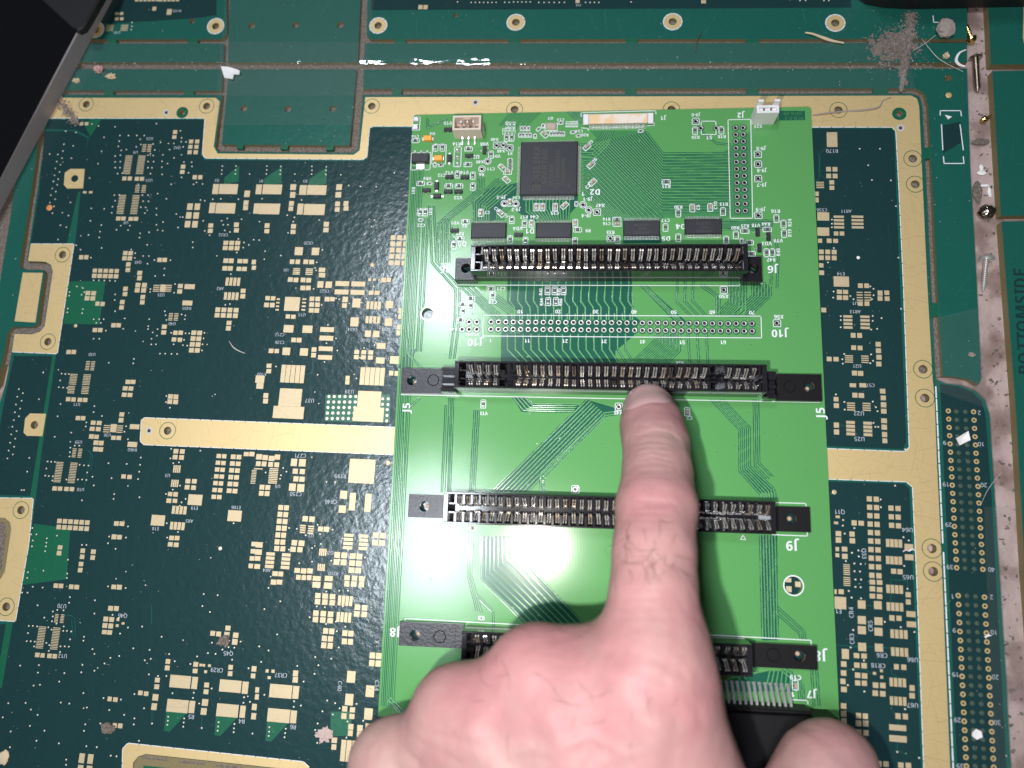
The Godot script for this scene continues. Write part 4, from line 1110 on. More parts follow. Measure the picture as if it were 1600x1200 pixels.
func build_board() -> void:
	board = thing("adapter_board", "bright green adapter circuit board with black card edge connectors lying on the bare panel", "circuit board", Vector3(0, BOARD_TOP, 0))
	silk = st_new()
	# ---- plated holes
	var pins := []
	for k in 35:
		for j in 2:
			pins.append(Vector2(k * 2.54, -j * 2.54))
	var j2 := brd(1149.2, 199.7)
	for k in 13:
		for j in 2:
			pins.append(Vector2(j2.x + j * 2.54, j2.y + k * 2.54))
	for q in [[1087,189.5],[1095,200],[1119,200],[1184,241],[1184.5,256.5],[1184.7,279],[1185,336.5],[776,227],[786.5,227],[796.5,231],[762,252],[753,264],[788,318],[806,318.5],[911,320],[920,328],[954,372.5],[933,331.5],[1131,453],[1214,505],[899,764.5],[967,635.5],[733,503],[745,503],[722,514.5],[733,514.5],[745,514.5]]:
		pins.append(brd(q[0], q[1]))
	var holes := []
	for p in pins:
		holes.append([p.x, p.y, 0.56])
	var h1 := brd(668, 490)
	var h2 := brd(1240, 915)
	holes.append([h1.x, h1.y, 2.05])
	holes.append([h2.x, h2.y, 2.75])
	# mounting holes under the ears of the connectors
	for q in [[728,419,4.2],[1177.5,419,4.2],[643.5,594,2.6],[1264.5,604.5,2.6],[663,791,2.2],[1236,810.5,2.2],[648,993,2.6],[1249.5,1025,2.6]]:
		var e := brd(q[0], q[1], q[2])
		holes.append([e.x, e.y, 2.3])
	part("laminate", plate(board_outline(), holes, -BOARD_TOP + 0.02, 0.0, board_material(pins), mats.fr4, 12, Rect2(BX0, BZ0, BX1 - BX0, BZ1 - BZ0), true), board)
	var ring := st_new()
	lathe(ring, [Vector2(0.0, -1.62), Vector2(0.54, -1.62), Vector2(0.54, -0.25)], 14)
	var ring_mesh := done(ring, mat("barrel_shade", Color(0.035, 0.037, 0.038), 0.4, 0.5))  # shade inside the holes, put into a near-black wall and floor
	ring = st_new()
	lathe(ring, [Vector2(0.54, -0.25), Vector2(0.545, 0.04), Vector2(0.64, 0.06), Vector2(0.82, 0.05), Vector2(0.86, 0.0)], 14)
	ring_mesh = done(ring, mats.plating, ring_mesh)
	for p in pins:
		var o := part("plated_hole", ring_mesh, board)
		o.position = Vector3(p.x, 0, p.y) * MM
	for q in [[h1, 2.05, 2.5], [h2, 2.75, 3.15]]:
		var st := st_new()
		disc(st, q[0], q[2], 0.02, 32, q[1])
		part("hole_ring", done(st), board, mats.silk if q[1] > 2.5 else mats.plating)
	build_print()
	build_connectors()
	build_chips()
	build_small_parts()
	part("printed_marks", done(silk), board, mats.silk).set_meta("kind", "stuff")


func line(list: Array, w := 0.26) -> void:
	strip(silk, brds(list), w, 0.022)


func build_print() -> void:
	for l in [[742,445.5, 1155,446.5, 1158,442.5, 1191,443],[715,445, 742,445.5],[755,492.5, 1189,494, 1190,528, 754.5,525, 755,492.5],[1137.5,187, 1173,186.5, 1176,341, 1141,341.3, 1137.5,187],[1095.5,196, 1095.5,189.5, 1118.5,189.3, 1118.7,196],[1095.7,204, 1095.9,210, 1118.9,210, 1118.8,204],[627,616.7, 1281,628.8],[1213,785.3, 1259,786.6, 1259.5,791],[1207,835.4, 1261.5,837.6, 1261.2,832],[633,970, 633,966.5, 1267,1000.5, 1267.5,1006],[1233,1093, 1262,1094.6, 1262.3,1100],[908,182, 908,176, 1024.5,173, 1025,178],[1022,192, 1022,196, 1011,196.5],[909,200, 919,200.5, 919,204]]:
		line(l)
	for n in [["J10",742,535,12,180],["J10",1218,521,12,180],["J6",1207,421,12,180],["J6",694,421,12,180],["J2",1157,180,9,180],["J1",1036,184.5,7,180],["J9",1237,853,14,180],["J8",1281,1025,14,180],["J8",617,988,13,180],["J5",1282,645,13,-90],["J5",635,637,12,-90],["J7",1268,1085,10,180],["1",1239,1085,7,180],
		["10",813,487,6,180],["20",872,487,6,180],["30",931,487,6,180],["40",991,487.5,6,180],["50",1053,488,6,180],["60",1113,488,6,180],["70",1175,488.5,6,180],["1",767,532,6,180],["11",824,532.5,6,180],["21",883,533,6,180],["31",944,533.5,6,180],["41",1004,534,6,180],["51",1066,535,6,180],["61",1130,535,6,180],
		["J9-6",1087,179.5,5.5,180],["R20",1087,214.5,5.5,180],["S1",1108,215,6.5,180],["R18",1128,213.5,5.5,180],["X25",1184.5,197.5,5.5,180],["J9-5",1189,232,6,180],["J9-8",1190,266.5,6,180],["J9-7",1190,289,6,180],["J9-9",1188,327.5,6,180],["R16",1212,330,6,180],["R24",1234,348,5.5,-90],["R19",1234,364,5.5,-90],["VT9",1216,376,6,180],["VD3",1198,380.5,6,180],["R44",1197,350,5.5,180],["VT8",1181,352,5.5,180],["R25",1164,353,5.5,180],["R60",1149,356,5.5,180],["R47",1205,406,5.5,180],["R45",1216,394,5.5,-90],["R13",1131,319,5.5,180],["C10",1118,321,5.5,-90],["C5",1091,324,5.5,-90],["R30",1060,323.5,5.5,180],["R14",948,342.5,5,180],["C16",948,349.5,5,180],["R21",1041,291,6,180],["R33",954,363,5.5,180],["C17",1040,344.5,5.5,180],
		["D2",930,300,10,180],["D1",828,361,9,180],["D4",1064,354,9,180],["D5",1041,373,8,180],["D3",722,381,9,180],["J9-1",918,311,6,180],["J9-4",916,337,6,180],["J9-2",806,327.5,6,180],["J9-3",783,308.5,6,180],["C34",807,309,5,180],["1",911,303,7,180],["VD4",809,357,6,180],["C44",835,339,5.5,180],["R17",819,339,5.5,180],["C35",867,333,5.5,180],["C7",761,332,5.5,180],["R6",726,353,5.5,180],["VD1",711,348.5,5.5,180],["R43",719,365,5.5,180],["X47",938,321,6,180],["R9",919,360.5,5.5,180],
		["X49",773,218,5.5,180],["X48",783,236,5.5,180],["X1",797,240,5.5,180],["X40",750,253,5.5,180],["X4",753,273,5.5,180],["V15",700,192.5,6,180],["V08",757,225,6,180],["R14",714,225,6,180],["C14",649,213,5,180],["U2",744,245,7,180],["V14",726,269.5,6,180],["VT2",702,270,6,180],["V01",776,244,5.5,180],["C11",767,264,5.5,180],["V23",716,309,6,180],["U4",676,209,5.5,180],["C12",690,274,5.5,180],["VR4",668,279,5.5,180],["R42",654,331,5.5,90],["R41",673,331,5.5,90],["C22",658,352,5.5,180],["R51",646,298,5.5,90],
		["C40",792,195,5,-90],["C41",797,195,5,-90],["C42",803,195,5,-90],["C32",787,205,5,-90],["C31",792,205,5,-90],["C30",797,205,5,-90],["C29",803,205,5,-90],["G1",860,185,5.5,180],["C13",876,187,5,180],["R31",886,194,5,-90],["R32",891,194,5,-90],["R33",896,194,5,-90],["R34",901,194,5,-90],["C24",905,205,5,180],["R26",914,211,5,180],["C25",921,224,5.5,-45],["C26",927,252,5.5,-45],["C27",920,290,5.5,-45],["R1",791,337,5,45],["C8",776,327,5.5,45],
		["C21",783,451,6,180],["C20",770,472,5.5,180],["R43",845,456,5,-90],["R44",846,472,5,-90],["R45",873,456,5,-90],["R66",876,472,5,-90],["X50",1131,463,6,180],["X56",1217,495,6,180],["D46",709,514,5,180],["X55X54",738,522,4.5,180],["X45",966,645,5.5,180],["C2",1077,653,5.5,180],["C19",1243,1058.5,6.5,180],["R28",1062,567,5,180],["VT2",756,646,5,180]]:
		words(silk, n[0], brd(n[1], n[2]), n[3] / 4.7, n[4], 0.022)
	var a := brd(1161, 840)
	strip(silk, PackedVector2Array([a + Vector2(-0.8, 0.6), a + Vector2(0, -0.8), a + Vector2(0.8, 0.6), a + Vector2(-0.8, 0.6)]), 0.2, 0.022)
	var etched := st_new()
	words(etched, "2016-09-", brd(1238, 177.3), 1.25, 180, 0.006)
	words(etched, "PCB-E-3", brd(1241, 184.6), 1.25, 180, 0.006)
	part("etched_date", done(etched), board, mat("etched", Color(0.05, 0.20, 0.075), 0.25))


# ---------------------------------------------------------------- card edge connectors
func contact_mesh() -> ArrayMesh:
	var st := st_new()
	var path := [Vector2(3.35, -3.0), Vector2(3.30, -1.1), Vector2(3.12, -0.62), Vector2(2.82, -0.50), Vector2(2.52, -0.68), Vector2(2.20, -1.25), Vector2(1.55, -2.4), Vector2(0.95, -3.3), Vector2(0.55, -4.1), Vector2(0.62, -4.9), Vector2(1.2, -6.2)]
	for side in [-1.0, 1.0]:
		for i in path.size() - 1:
			var a: Vector2 = path[i]
			var b: Vector2 = path[i + 1]
			var n := (b - a).orthogonal().normalized() * 0.11
			var x0: float = side * 0.38 - 0.22
			var x1: float = side * 0.38 + 0.22
			var q := [a - n, b - n, b + n, a + n]
			quad(st, Vector3(x0, q[3].y, q[3].x), Vector3(x0, q[2].y, q[2].x), Vector3(x1, q[2].y, q[2].x), Vector3(x1, q[3].y, q[3].x))
			quad(st, Vector3(x1, q[0].y, q[0].x), Vector3(x1, q[1].y, q[1].x), Vector3(x0, q[1].y, q[1].x), Vector3(x0, q[0].y, q[0].x))
			quad(st, Vector3(x0, q[0].y, q[0].x), Vector3(x0, q[1].y, q[1].x), Vector3(x0, q[2].y, q[2].x), Vector3(x0, q[3].y, q[3].x))
			quad(st, Vector3(x1, q[3].y, q[3].x), Vector3(x1, q[2].y, q[2].x), Vector3(x1, q[1].y, q[1].x), Vector3(x1, q[0].y, q[0].x))
	# the two tines meet in one flat foot
	bx(st, Vector3(-0.55, -7.0, 1.0), Vector3(0.55, -5.6, 1.3))
	return done(st)


# left, right: pixels of the ends of the housing at its top; first: pixel of the first contact; runs: [first index, count]
func connector(h: float, x0: float, x1: float, z0: float, z1: float, first: float, runs: Array, label: String) -> Node3D:
	var zc := (z0 + z1) / 2.0
	var hz := (z1 - z0) / 2.0
	var c := Node3D.new()
	c.name = "edge_connector"
	c.set_meta("label", label)
	board.add_child(c, true)
	c.position = Vector3(0, 0, zc) * MM
	var st := st_new()
	var deep := h - 7.2
	var wall := 0.62
	# long walls, end blocks, floor
	chamfered(st, Vector3(x0, 0, -hz), Vector3(x1, h, -hz + wall), 0.12)
	chamfered(st, Vector3(x0, 0, hz - wall), Vector3(x1, h, hz), 0.12)
	chamfered(st, Vector3(x0 + 0.002, 0.002, -hz + wall), Vector3(x0 + 1.5, h - 0.03, hz - wall), 0.12)
	chamfered(st, Vector3(x1 - 1.5, 0.002, -hz + wall), Vector3(x1 - 0.002, h - 0.03, hz - wall), 0.12)
	bx(st, Vector3(x0 + 1.5, 0.004, -hz + wall), Vector3(x1 - 1.5, deep, hz - wall))
	var used := {}
	for r in runs:
		for k in r[1]:
			used[r[0] + k] = true
	var last: int = runs[-1][0] + runs[-1][1]
	for k in last + 1:
		if k > 0 and k < last and not used.has(k) and not used.has(k - 1):
			continue
		var x := first + (k - 0.5) * 2.54
		for s in [-1.0, 1.0]:
			var za: float = s * (hz - wall)
			var zb: float = s * 1.15
			chamfered(st, Vector3(x - 0.42, deep, minf(za, zb)), Vector3(x + 0.42, h - 0.35, maxf(za, zb)), 0.08)
	# bars along the slot where no contacts stand
	for k in range(-2, last + 3):
		if used.has(k):
			continue
		var x := first + k * 2.54
		if x < x0 + 1.4 or x > x1 - 1.4:
			continue
		for s in [-1.0, 1.0]:
			bx(st, Vector3(x - 0.86, deep, s * 1.35 - 0.22), Vector3(x + 0.86, h - 0.5, s * 1.35 + 0.22))
	part("housing", done(st), c, mats.plastic)
	var scale_z := hz / 4.3
	for k in used:
		for s in [-1.0, 1.0]:
			var pick := rng.randf()
			var o := part("contact", contact, c, mats.contact if pick < 0.72 else mats.contact_dull if pick < 0.93 else mats.contact_dark)
			var lean := Basis(Vector3.UP, rng.randf_range(-0.07, 0.07)) * Basis(Vector3.RIGHT, rng.randf_range(-0.05, 0.05))
			o.transform = Transform3D(lean * Basis(Vector3(1, 0, 0), Vector3(0, 1, 0), Vector3(0, 0, s * scale_z)), Vector3(first + k * 2.54 + rng.randf_range(-0.08, 0.08), h - rng.randf() * 0.15, 0) * MM)
	return c


var contact: ArrayMesh


# a mounting ear with a through hole and perhaps a round boss; everything relative to the connector c
func ear(c: Node3D, x0: float, x1: float, z0: float, z1: float, h: float, hole: Vector2, boss := Vector2.ZERO, worn_lit := true) -> void:  # mostly left ears get the paler plastic, lamp sheen in its colour
	var zc := c.position.z / MM
	var outline := PackedVector2Array([Vector2(x0, z0 - zc), Vector2(x1, z0 - zc), Vector2(x1, z1 - zc), Vector2(x0, z1 - zc)])
	var hs := [[hole.x, hole.y - zc, 1.7]]
	var low := 0.03
	var o := part("mounting_ear", plate(outline, hs, low, h, mats.plastic_worn_lit if worn_lit else mats.plastic_matt, mats.plastic, 24), c)
	if boss != Vector2.ZERO:
		var st := st_new()
		var t := Transform3D(Basis.IDENTITY, Vector3(boss.x, 0, boss.y - zc))
		lathe(st, [Vector2(1.98, h - 0.2), Vector2(1.98, h + 0.05), Vector2(1.85, h + 0.16), Vector2(1.7, h + 0.05), Vector2(0.0, h + 0.05)], 24, t)
		part("boss", done(st), c, mats.plastic_worn_lit if worn_lit else mats.plastic_matt)
	# the pale solder post seen down the hole
	var st2 := st_new()
	lathe(st2, [Vector2(0.75, -1.6), Vector2(0.7, -0.9), Vector2(0.4, -0.6), Vector2(0.0, -0.5)], 12, Transform3D(Basis.IDENTITY, Vector3(hole.x + 0.5, 0, hole.y - zc)))
	part("post", done(st2), c, mats.cream_dark)


func build_connectors() -> void:
	contact = contact_mesh()
	var h := 10.7
	var a := brd(735.5, 404, h)
	var b := brd(1169, 402, h)
	var c := connector(h, a.x, b.x, brd(950, 381.5, h).y, brd(950, 423.5, h).y, brd(758.5, 404, h).x, [[0, 33]], "black card edge connector below the small chips")
	for q in [[712, 744.5, 403.5, 437, 728, 419], [1160, 1191, 401, 440, 1177.5, 419]]:
		var e0 := brd(q[0], q[2], 4.2)
		var e1 := brd(q[1], q[3], 4.2)
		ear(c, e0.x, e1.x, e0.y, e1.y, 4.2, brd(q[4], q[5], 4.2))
	a = brd(710, 585, h)
	b = brd(1199, 592, h)
	c = connector(h, a.x, b.x, brd(955, 566.5, h).y, brd(955, 609, h).y, brd(735.5, 585, h).x, [[0, 4], [6, 24], [32, 4]], "long black card edge connector under the fingertip")
	for q in [[690, 711, 573.5, 612, 0], [1198, 1214, 580, 623, 0]]:
		var e0 := brd(q[0], q[2], 6.5)
		var e1 := brd(q[1], q[3], 6.5)
		var st := st_new()
		var zc := c.position.z / MM
		chamfered(st, Vector3(e0.x, 0.03, e0.y - zc), Vector3(e1.x, 6.5, e0.y - zc + 1.1), 0.1)
		chamfered(st, Vector3(e0.x, 0.03, e1.y - zc - 1.3), Vector3(e1.x, 6.5, e1.y - zc), 0.1)
		bx(st, Vector3(e0.x, 0.03, e0.y - zc + 1.1), Vector3(e1.x, 4.6, e1.y - zc - 1.3))
		bx(st, Vector3(e0.x + 0.4, 4.6, -1.9), Vector3(e1.x - 0.1, 6.45, -0.3))
		bx(st, Vector3(e0.x + 0.4, 4.6, 1.3), Vector3(e1.x - 0.1, 6.45, 2.4))
		part("step_block", done(st), c, mats.plastic)
	var e0 := brd(627.5, 575, 2.6)
	var e1 := brd(691, 615, 2.6)
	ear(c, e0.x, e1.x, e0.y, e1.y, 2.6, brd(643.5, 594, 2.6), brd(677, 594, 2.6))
	e0 = brd(1213, 584, 2.6)
	e1 = brd(1285, 627, 2.6)
	ear(c, e0.x, e1.x, e0.y, e1.y, 2.6, brd(1264.5, 604.5, 2.6), brd(1234, 604, 2.6), false)
	h = 9.5
	a = brd(692.5, 792, h)
	b = brd(1212.5, 810, h)
	c = connector(h, a.x, b.x, brd(955, 776, h).y, brd(955, 826.5, h).y, brd(717.5, 793, h).x, [[0, 38]], "black card edge connector crossed by the middle of the finger")
	e0 = brd(639, 772, 2.2)
	e1 = brd(694, 810, 2.2)
	ear(c, e0.x, e1.x, e0.y, e1.y, 2.2, brd(663, 791, 2.2))
	e0 = brd(1211, 791, 2.2)
	e1 = brd(1267, 832, 2.2)
	ear(c, e0.x, e1.x, e0.y, e1.y, 2.2, brd(1236, 810.5, 2.2), Vector2.ZERO, false)
	h = 10.7
	a = brd(721, 1010, h)
	b = brd(1176, 1034, h)
	c = connector(h, a.x, b.x, brd(950, 996.5, h).y, brd(950, 1046, h).y, brd(744, 1010, h).x, [[0, 4], [23, 9]], "black card edge connector mostly hidden under the fist")
	e0 = brd(624.5, 971, 2.6)
	e1 = brd(723, 1013.5, 2.6)
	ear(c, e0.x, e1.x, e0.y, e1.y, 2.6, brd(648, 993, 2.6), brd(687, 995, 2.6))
	e0 = brd(1174, 1004, 2.6)
	e1 = brd(1278, 1047, 2.6)
	ear(c, e0.x, e1.x, e0.y, e1.y, 2.6, brd(1249.5, 1025, 2.6), brd(1208, 1023, 2.6), false)
	var rib := st_new()
	var ra := brd(705, 976, 3.0)
	var rb := brd(710, 1015, 3.0)
	bx(rib, Vector3(ra.x, 0.05, ra.y - c.position.z / MM + 0.3), Vector3(rb.x, 2.95, rb.y - c.position.z / MM - 0.4))
	part("rib", done(rib), c, mats.plastic_worn_lit)
	# ---- the flat socket at the near end, with a row of bent pins
	var s := Node3D.new()
	s.name = "pin_socket"
	s.set_meta("label", "matt black socket with a row of bent tin pins")
	board.add_child(s, true)
	var top := 7.5
	var p0 := brd(1040, 1099, top)
	var p1 := brd(1269.5, 1118, top)
	var st := st_new()
	chamfered(st, Vector3(p0.x, 0.05, p0.y), Vector3(p1.x, top, p1.y - 0.05), 0.25)
	part("housing", done(st), s, mats.plastic_matt)
	st = st_new()
	var q1 := brd(1312, 1123, 9.0)
	chamfered(st, Vector3(p0.x - 20, 0.06, p1.y), Vector3(q1.x - 0.3, 9.0, BZ1 + 55), 0.3)
	part("shell", done(st), s, mats.plastic_matt)
	st = st_new()
	tube(st, PackedVector3Array([Vector3(0, 0.12, -5.2), Vector3(0, 0.35, -4.8), Vector3(0, 0.9, -4.4), Vector3(0, 2.6, -2.0), Vector3(0, 3.6, -0.2), Vector3(0, 3.6, 1.0)]), PackedFloat32Array([0.55, 0.55, 0.46, 0.44, 0.44, 0.44]), 6)
	var pin := done(st)
	var first := brd(1230, 1081)
	for k in 22:
		var o := part("pin", pin, s, mats.tin)
		o.position = Vector3(first.x - k * 1.63, 0, p0.y - 0.3) * MM


# ---------------------------------------------------------------- chips
func chip(at: Vector2, wx: float, wz: float, h: float, nx: int, nz: int, called: String, label: String) -> Node3D:
	var c := Node3D.new()
	c.name = called
	c.set_meta("label", label)
	board.add_child(c, true)
	c.position = Vector3(at.x, 0, at.y) * MM
	var st := st_new()
	var k := 0.35
	chamfered(st, Vector3(-wx / 2, 0.12, -wz / 2), Vector3(wx / 2, h, wz / 2), k)
	part("body", done(st), c, mats.chip)
	st = st_new()
	tube(st, PackedVector3Array([Vector3(0, 0.62, -0.1), Vector3(0, 0.62, 0.28), Vector3(0, 0.5, 0.42), Vector3(0, 0.14, 0.55), Vector3(0, 0.10, 1.15)]), PackedFloat32Array([0.13, 0.13, 0.13, 0.13, 0.13]), 4)
	var lead := done(st)
	for side in 4:
		var n := nx if side % 2 == 0 else nz
		for i in n:
			var t := (i - (n - 1) / 2.0) * 0.5
			var o := part("lead", lead, c, mats.tin)
			var pos: Vector3 = [Vector3(t, 0, wz / 2), Vector3(wx / 2, 0, t), Vector3(t, 0, -wz / 2), Vector3(-wx / 2, 0, t)][side]
			o.transform = Transform3D(Basis(Vector3.UP, [0.0, PI / 2, PI, -PI / 2][side]), pos * MM)
	return c


func build_chips() -> void:
	var c := chip(brd(857.5, 262.5, 1.5), 20, 20, 1.55, 36, 36, "large_chip", "square black logic chip with fine leads on all four sides")
	var st := st_new()
	font.font_weight = 700
	for w in [["XILINX", -4.3, -2.0, 2.3, 1.2],["SPARTAN", -1.5, -0.6, 1.9, 1.15],["XC2S50E", 0.9, 2.6, 1.5, 1.0],["TQ144AGQ0425", 3.0, 0.6, 1.5, 0.95],["D2084243A", 5.0, 1.6, 1.4, 1.0],["6C", 7.0, 6.6, 1.4, 1.0]]:
		words(st, w[0], Vector2(w[1], w[2]), w[3], -90, 1.556, w[4])
	# the maker's mark: an angular bracket with a bar through it
	strip(st, PackedVector2Array([Vector2(-5.3, 8.4), Vector2(-5.3, 5.6), Vector2(-4.2, 7.0), Vector2(-3.1, 5.6), Vector2(-3.1, 8.4)]), 0.55, 1.557)
	strip(st, PackedVector2Array([Vector2(-4.2, 7.2), Vector2(-4.2, 8.2)]), 0.5, 1.558)
	part("print", done(st), c, mats.chip_print)
	for q in [[763.5, 360, "1DT"], [865, 359.5, ""], [1002.5, 356, "74LVC16"], [1099, 353.5, "74LVC16"]]:
		c = chip(brd(q[0], q[1], 1.0), 12.4, 5.6, 1.05, 24, 0, "small_chip", "long black chip with a row of fine leads on both sides")
		if q[2] != "":
			st = st_new()
			words(st, q[2], Vector2(0, 0.7 if q[2] == "1DT" else -1.0), 0.9, 180, 1.056)
			if q[2] != "1DT":
				words(st, "245A", Vector2(0.4, 0.4), 0.9, 180, 1.056)
				words(st, "0411DGG", Vector2(0, 1.7), 0.9, 180, 1.056)
			part("print", done(st), c, mats.chip_print)


# ---------------------------------------------------------------- small parts
func two_piece(lx: float, lz: float, h: float, end: float, body: Material) -> ArrayMesh:
	var st := st_new()
	chamfered(st, Vector3(-lx / 2, 0.02, -lz / 2 + end), Vector3(lx / 2, h * 0.94, lz / 2 - end), 0.05)
	var m := done(st, body)
	st = st_new()
	chamfered(st, Vector3(-lx / 2 - 0.03, 0.02, -lz / 2), Vector3(lx / 2 + 0.03, h, -lz / 2 + end), 0.08)
	chamfered(st, Vector3(-lx / 2 - 0.03, 0.02, lz / 2 - end), Vector3(lx / 2 + 0.03, h, lz / 2), 0.08)
	return done(st, mats.tin, m)


func sot() -> ArrayMesh:
	var st := st_new()
	chamfered(st, Vector3(-1.45, 0.15, -0.65), Vector3(1.45, 1.0, 0.65), 0.18)
	var m := done(st, mats.chip)
	st = st_new()
	for q in [[-0.95, -1], [0.95, -1], [0.0, 1]]:
		var z: float = q[1]
		tube(st, PackedVector3Array([Vector3(q[0], 0.55, z * 0.6), Vector3(q[0], 0.5, z * 0.85), Vector3(q[0], 0.12, z * 1.05), Vector3(q[0], 0.10, z * 1.5)]), PackedFloat32Array([0.2, 0.2, 0.22, 0.24]), 4)
	return done(st, mats.tin, m)


func frame(c: Vector2, lx: float, lz: float, turn: float) -> void:
	var pts := PackedVector2Array()
	for q in [[-1, -1], [1, -1], [1, 1], [-1, 1], [-1, -1]]:
		pts.append(c + Vector2(q[0] * lx / 2, q[1] * lz / 2).rotated(turn))
	strip(silk, pts, 0.24, 0.022)


func build_small_parts() -> void:
	var res := two_piece(0.85, 1.75, 0.5, 0.34, mats.resistor)
	var cap := two_piece(0.9, 1.75, 0.85, 0.36, mats.capacitor)
	var tiny := two_piece(0.55, 1.1, 0.4, 0.25, mats.resistor)
	# x, y, kind (r resistor, c capacitor, t tiny), turn in degrees (0 stands along the view's upright)
	for q in [[649,219,"r",90],[680.5,230,"r",0],[691,230,"r",0],[679,257,"t",0],[688.5,257.5,"t",90],[732,232,"r",90],[731,256.5,"r",90],[767,241,"r",0],[714.5,272,"r",0],[701,290,"r",90],[717,290,"r",90],[738.5,274,"r",0],[738.5,291,"r",0],[657,286,"r",90],[671,286,"t",90],[656.5,331,"r",0],[664.5,331,"r",0],[657,343,"t",90],
		[784,261,"c",-45],[791,280,"c",-45],[797,249,"t",90],[797,253.5,"t",90],[797,258,"t",90],[797,262.5,"t",90],[793,268.5,"c",90],[815,200,"t",0],[820,200,"t",0],[825.5,200,"t",0],[812.5,210.5,"t",0],[817.5,210.5,"t",0],[823,210.5,"t",0],[828,210.5,"t",0],[791.5,214.5,"r",0],[799.5,214.5,"r",0],[841.5,201,"t",40],[850.5,209.5,"c",-45],[836,212,"t",0],[876,191.5,"t",90],[848.5,196,"t",0],[861,208.5,"t",0],[866,208.5,"t",0],[871,208.5,"t",0],[875.5,208.5,"t",0],[880,208.5,"t",0],[895,206,"t",90],[904,211.5,"t",90],[917,229,"c",45],[923.5,257,"c",45],[926,284,"c",45],
		[797,316,"c",0],[782.5,333,"c",-45],[838,323,"c",0],[847.5,323,"c",0],[867.5,323,"c",0],[882,320.5,"c",45],[900.5,318,"t",0],[799.5,343,"r",0],[819.5,349,"r",0],[830.5,349,"c",0],[899,348,"c",0],[902.5,358.5,"r",90],[797,373.5,"r",0],[821,376,"r",0],[898.5,377,"r",0],[751,332,"c",0],[727,346,"r",90],[718.5,372.5,"r",90],[709,382,"r",0],
		[1060,332.5,"r",0],[1082,324.5,"c",0],[1110,323.5,"c",0],[1130,330,"r",0],[964,342.5,"r",90],[964,349.5,"c",90],[1040,355,"r",0],[1060,371,"r",0],[965,374,"r",0],[1164,360.5,"r",90],[1199,358,"r",90],[1213.5,341,"r",0],[1224.5,349.5,"r",0],[1225.5,364.5,"r",0],[1150,366.5,"r",0],[1159,376,"t",0],[1171,378.5,"r",90],[1198,394.5,"r",0],[1207,394.5,"r",0],[1174,396,"r",90],[1135,374.5,"r",0],[1086,203.5,"r",0],[1127.5,203,"r",0],[1041,283.5,"r",90],
		[767,451,"r",90],[769.5,461.5,"r",0],[735.5,466,"r",90],[723,475,"r",90],[735.5,477.5,"r",0],[723.5,486,"r",0],[720,499.5,"r",90],[855.5,454,"r",0],[866.5,454,"r",0],[880.5,454,"r",0],[856.5,471,"r",0],[868.5,471,"r",0],[755,631,"r",0],[1074,643,"c",0],[738.5,825,"r",90],[752,966,"t",90],[1001,204,"t",90],[1243,1071,"c",0]]:
		var c := brd(q[0], q[1], 0.3)
		var o := part("capacitor" if q[2] == "c" else "resistor", cap if q[2] == "c" else tiny if q[2] == "t" else res, board)
		o.transform = Transform3D(Basis(Vector3.UP, -deg_to_rad(q[3])), Vector3(c.x, 0, c.y) * MM)
		var big := Vector2(1.05, 1.75) if q[2] == "t" else Vector2(1.65, 2.75)
		frame(c, big.x, big.y, deg_to_rad(q[3]))
	for q in [[1087,189.5],[1184,241],[1184.5,256.5],[1184.7,279],[1185,336.5],[776,227],[786.5,227],[796.5,231],[954,372.5],[933,331.5],[1131,453],[1214,505],[899,764.5],[967,635.5]]:
		frame(brd(q[0], q[1]), 2.35, 2.35, 0)
	for q in [[762,252],[753,264],[788,318],[806,318.5],[911,320],[920,328]]:
		disc(silk, brd(q[0], q[1]), 1.3, 0.022, 24, 1.06)
	var tr := sot()
	for q in [[700,202,0],[757,234,90],[733,243,180],[702,276,0],[726,276.5,0],[700,299,0],[716,299,0],[710,360,0],[810,366.5,0],[1184,362,90],[1201,369,90],[1187,387,90],[666,297,180]]:
		var c := brd(q[0], q[1], 0.8)
		var o := part("transistor", tr, board)
		o.transform = Transform3D(Basis(Vector3.UP, -deg_to_rad(q[2])), Vector3(c.x, 0, c.y) * MM)
	# small black diodes
	for q in [[702,247,0],[682,290,0],[683,306,90]]:
		var c := brd(q[0], q[1], 0.8)
		var st := st_new()
		chamfered(st, Vector3(-0.75, 0.05, -1.4), Vector3(0.75, 1.1, 1.4), 0.2)
		var m := done(st, mats.chip)
		st = st_new()
		bx(st, Vector3(-0.35, 0.03, 1.4), Vector3(0.35, 0.45, 2.3))
		bx(st, Vector3(-0.35, 0.03, -2.2), Vector3(0.35, 0.45, -1.4))
		var o := part("diode", done(st, mats.tin, m), board)
		o.transform = Transform3D(Basis(Vector3.UP, -deg_to_rad(q[2])), Vector3(c.x, 0, c.y) * MM)
	# voltage regulator with its tab
	var v := Node3D.new()
	v.name = "regulator"
	board.add_child(v, true)
	var vc := brd(656.5, 247, 1.2)
	v.position = Vector3(vc.x, 0, vc.y) * MM
	var st := st_new()
	chamfered(st, Vector3(-3.1, 0.1, -1.7), Vector3(3.1, 1.7, 1.7), 0.25)
	part("body", done(st), v, mats.chip)
	st = st_new()
	chamfered(st, Vector3(-1.6, 0.05, 1.7), Vector3(1.6, 0.5, 4.0), 0.12)
	part("tab", done(st), v, mats.tin)
	for k in 3:
		st = st_new()
		tube(st, PackedVector3Array([Vector3(-2.2 + 2.2 * k, 0.8, -1.6), Vector3(-2.2 + 2.2 * k, 0.7, -2.1), Vector3(-2.2 + 2.2 * k, 0.2, -2.5), Vector3(-2.2 + 2.2 * k, 0.12, -3.3)]), PackedFloat32Array([0.35, 0.38, 0.42, 0.45]), 6)
		part("leg", done(st), v, mats.tin)
	frame(vc + Vector2(0, 0.6), 7.0, 6.6, 0)
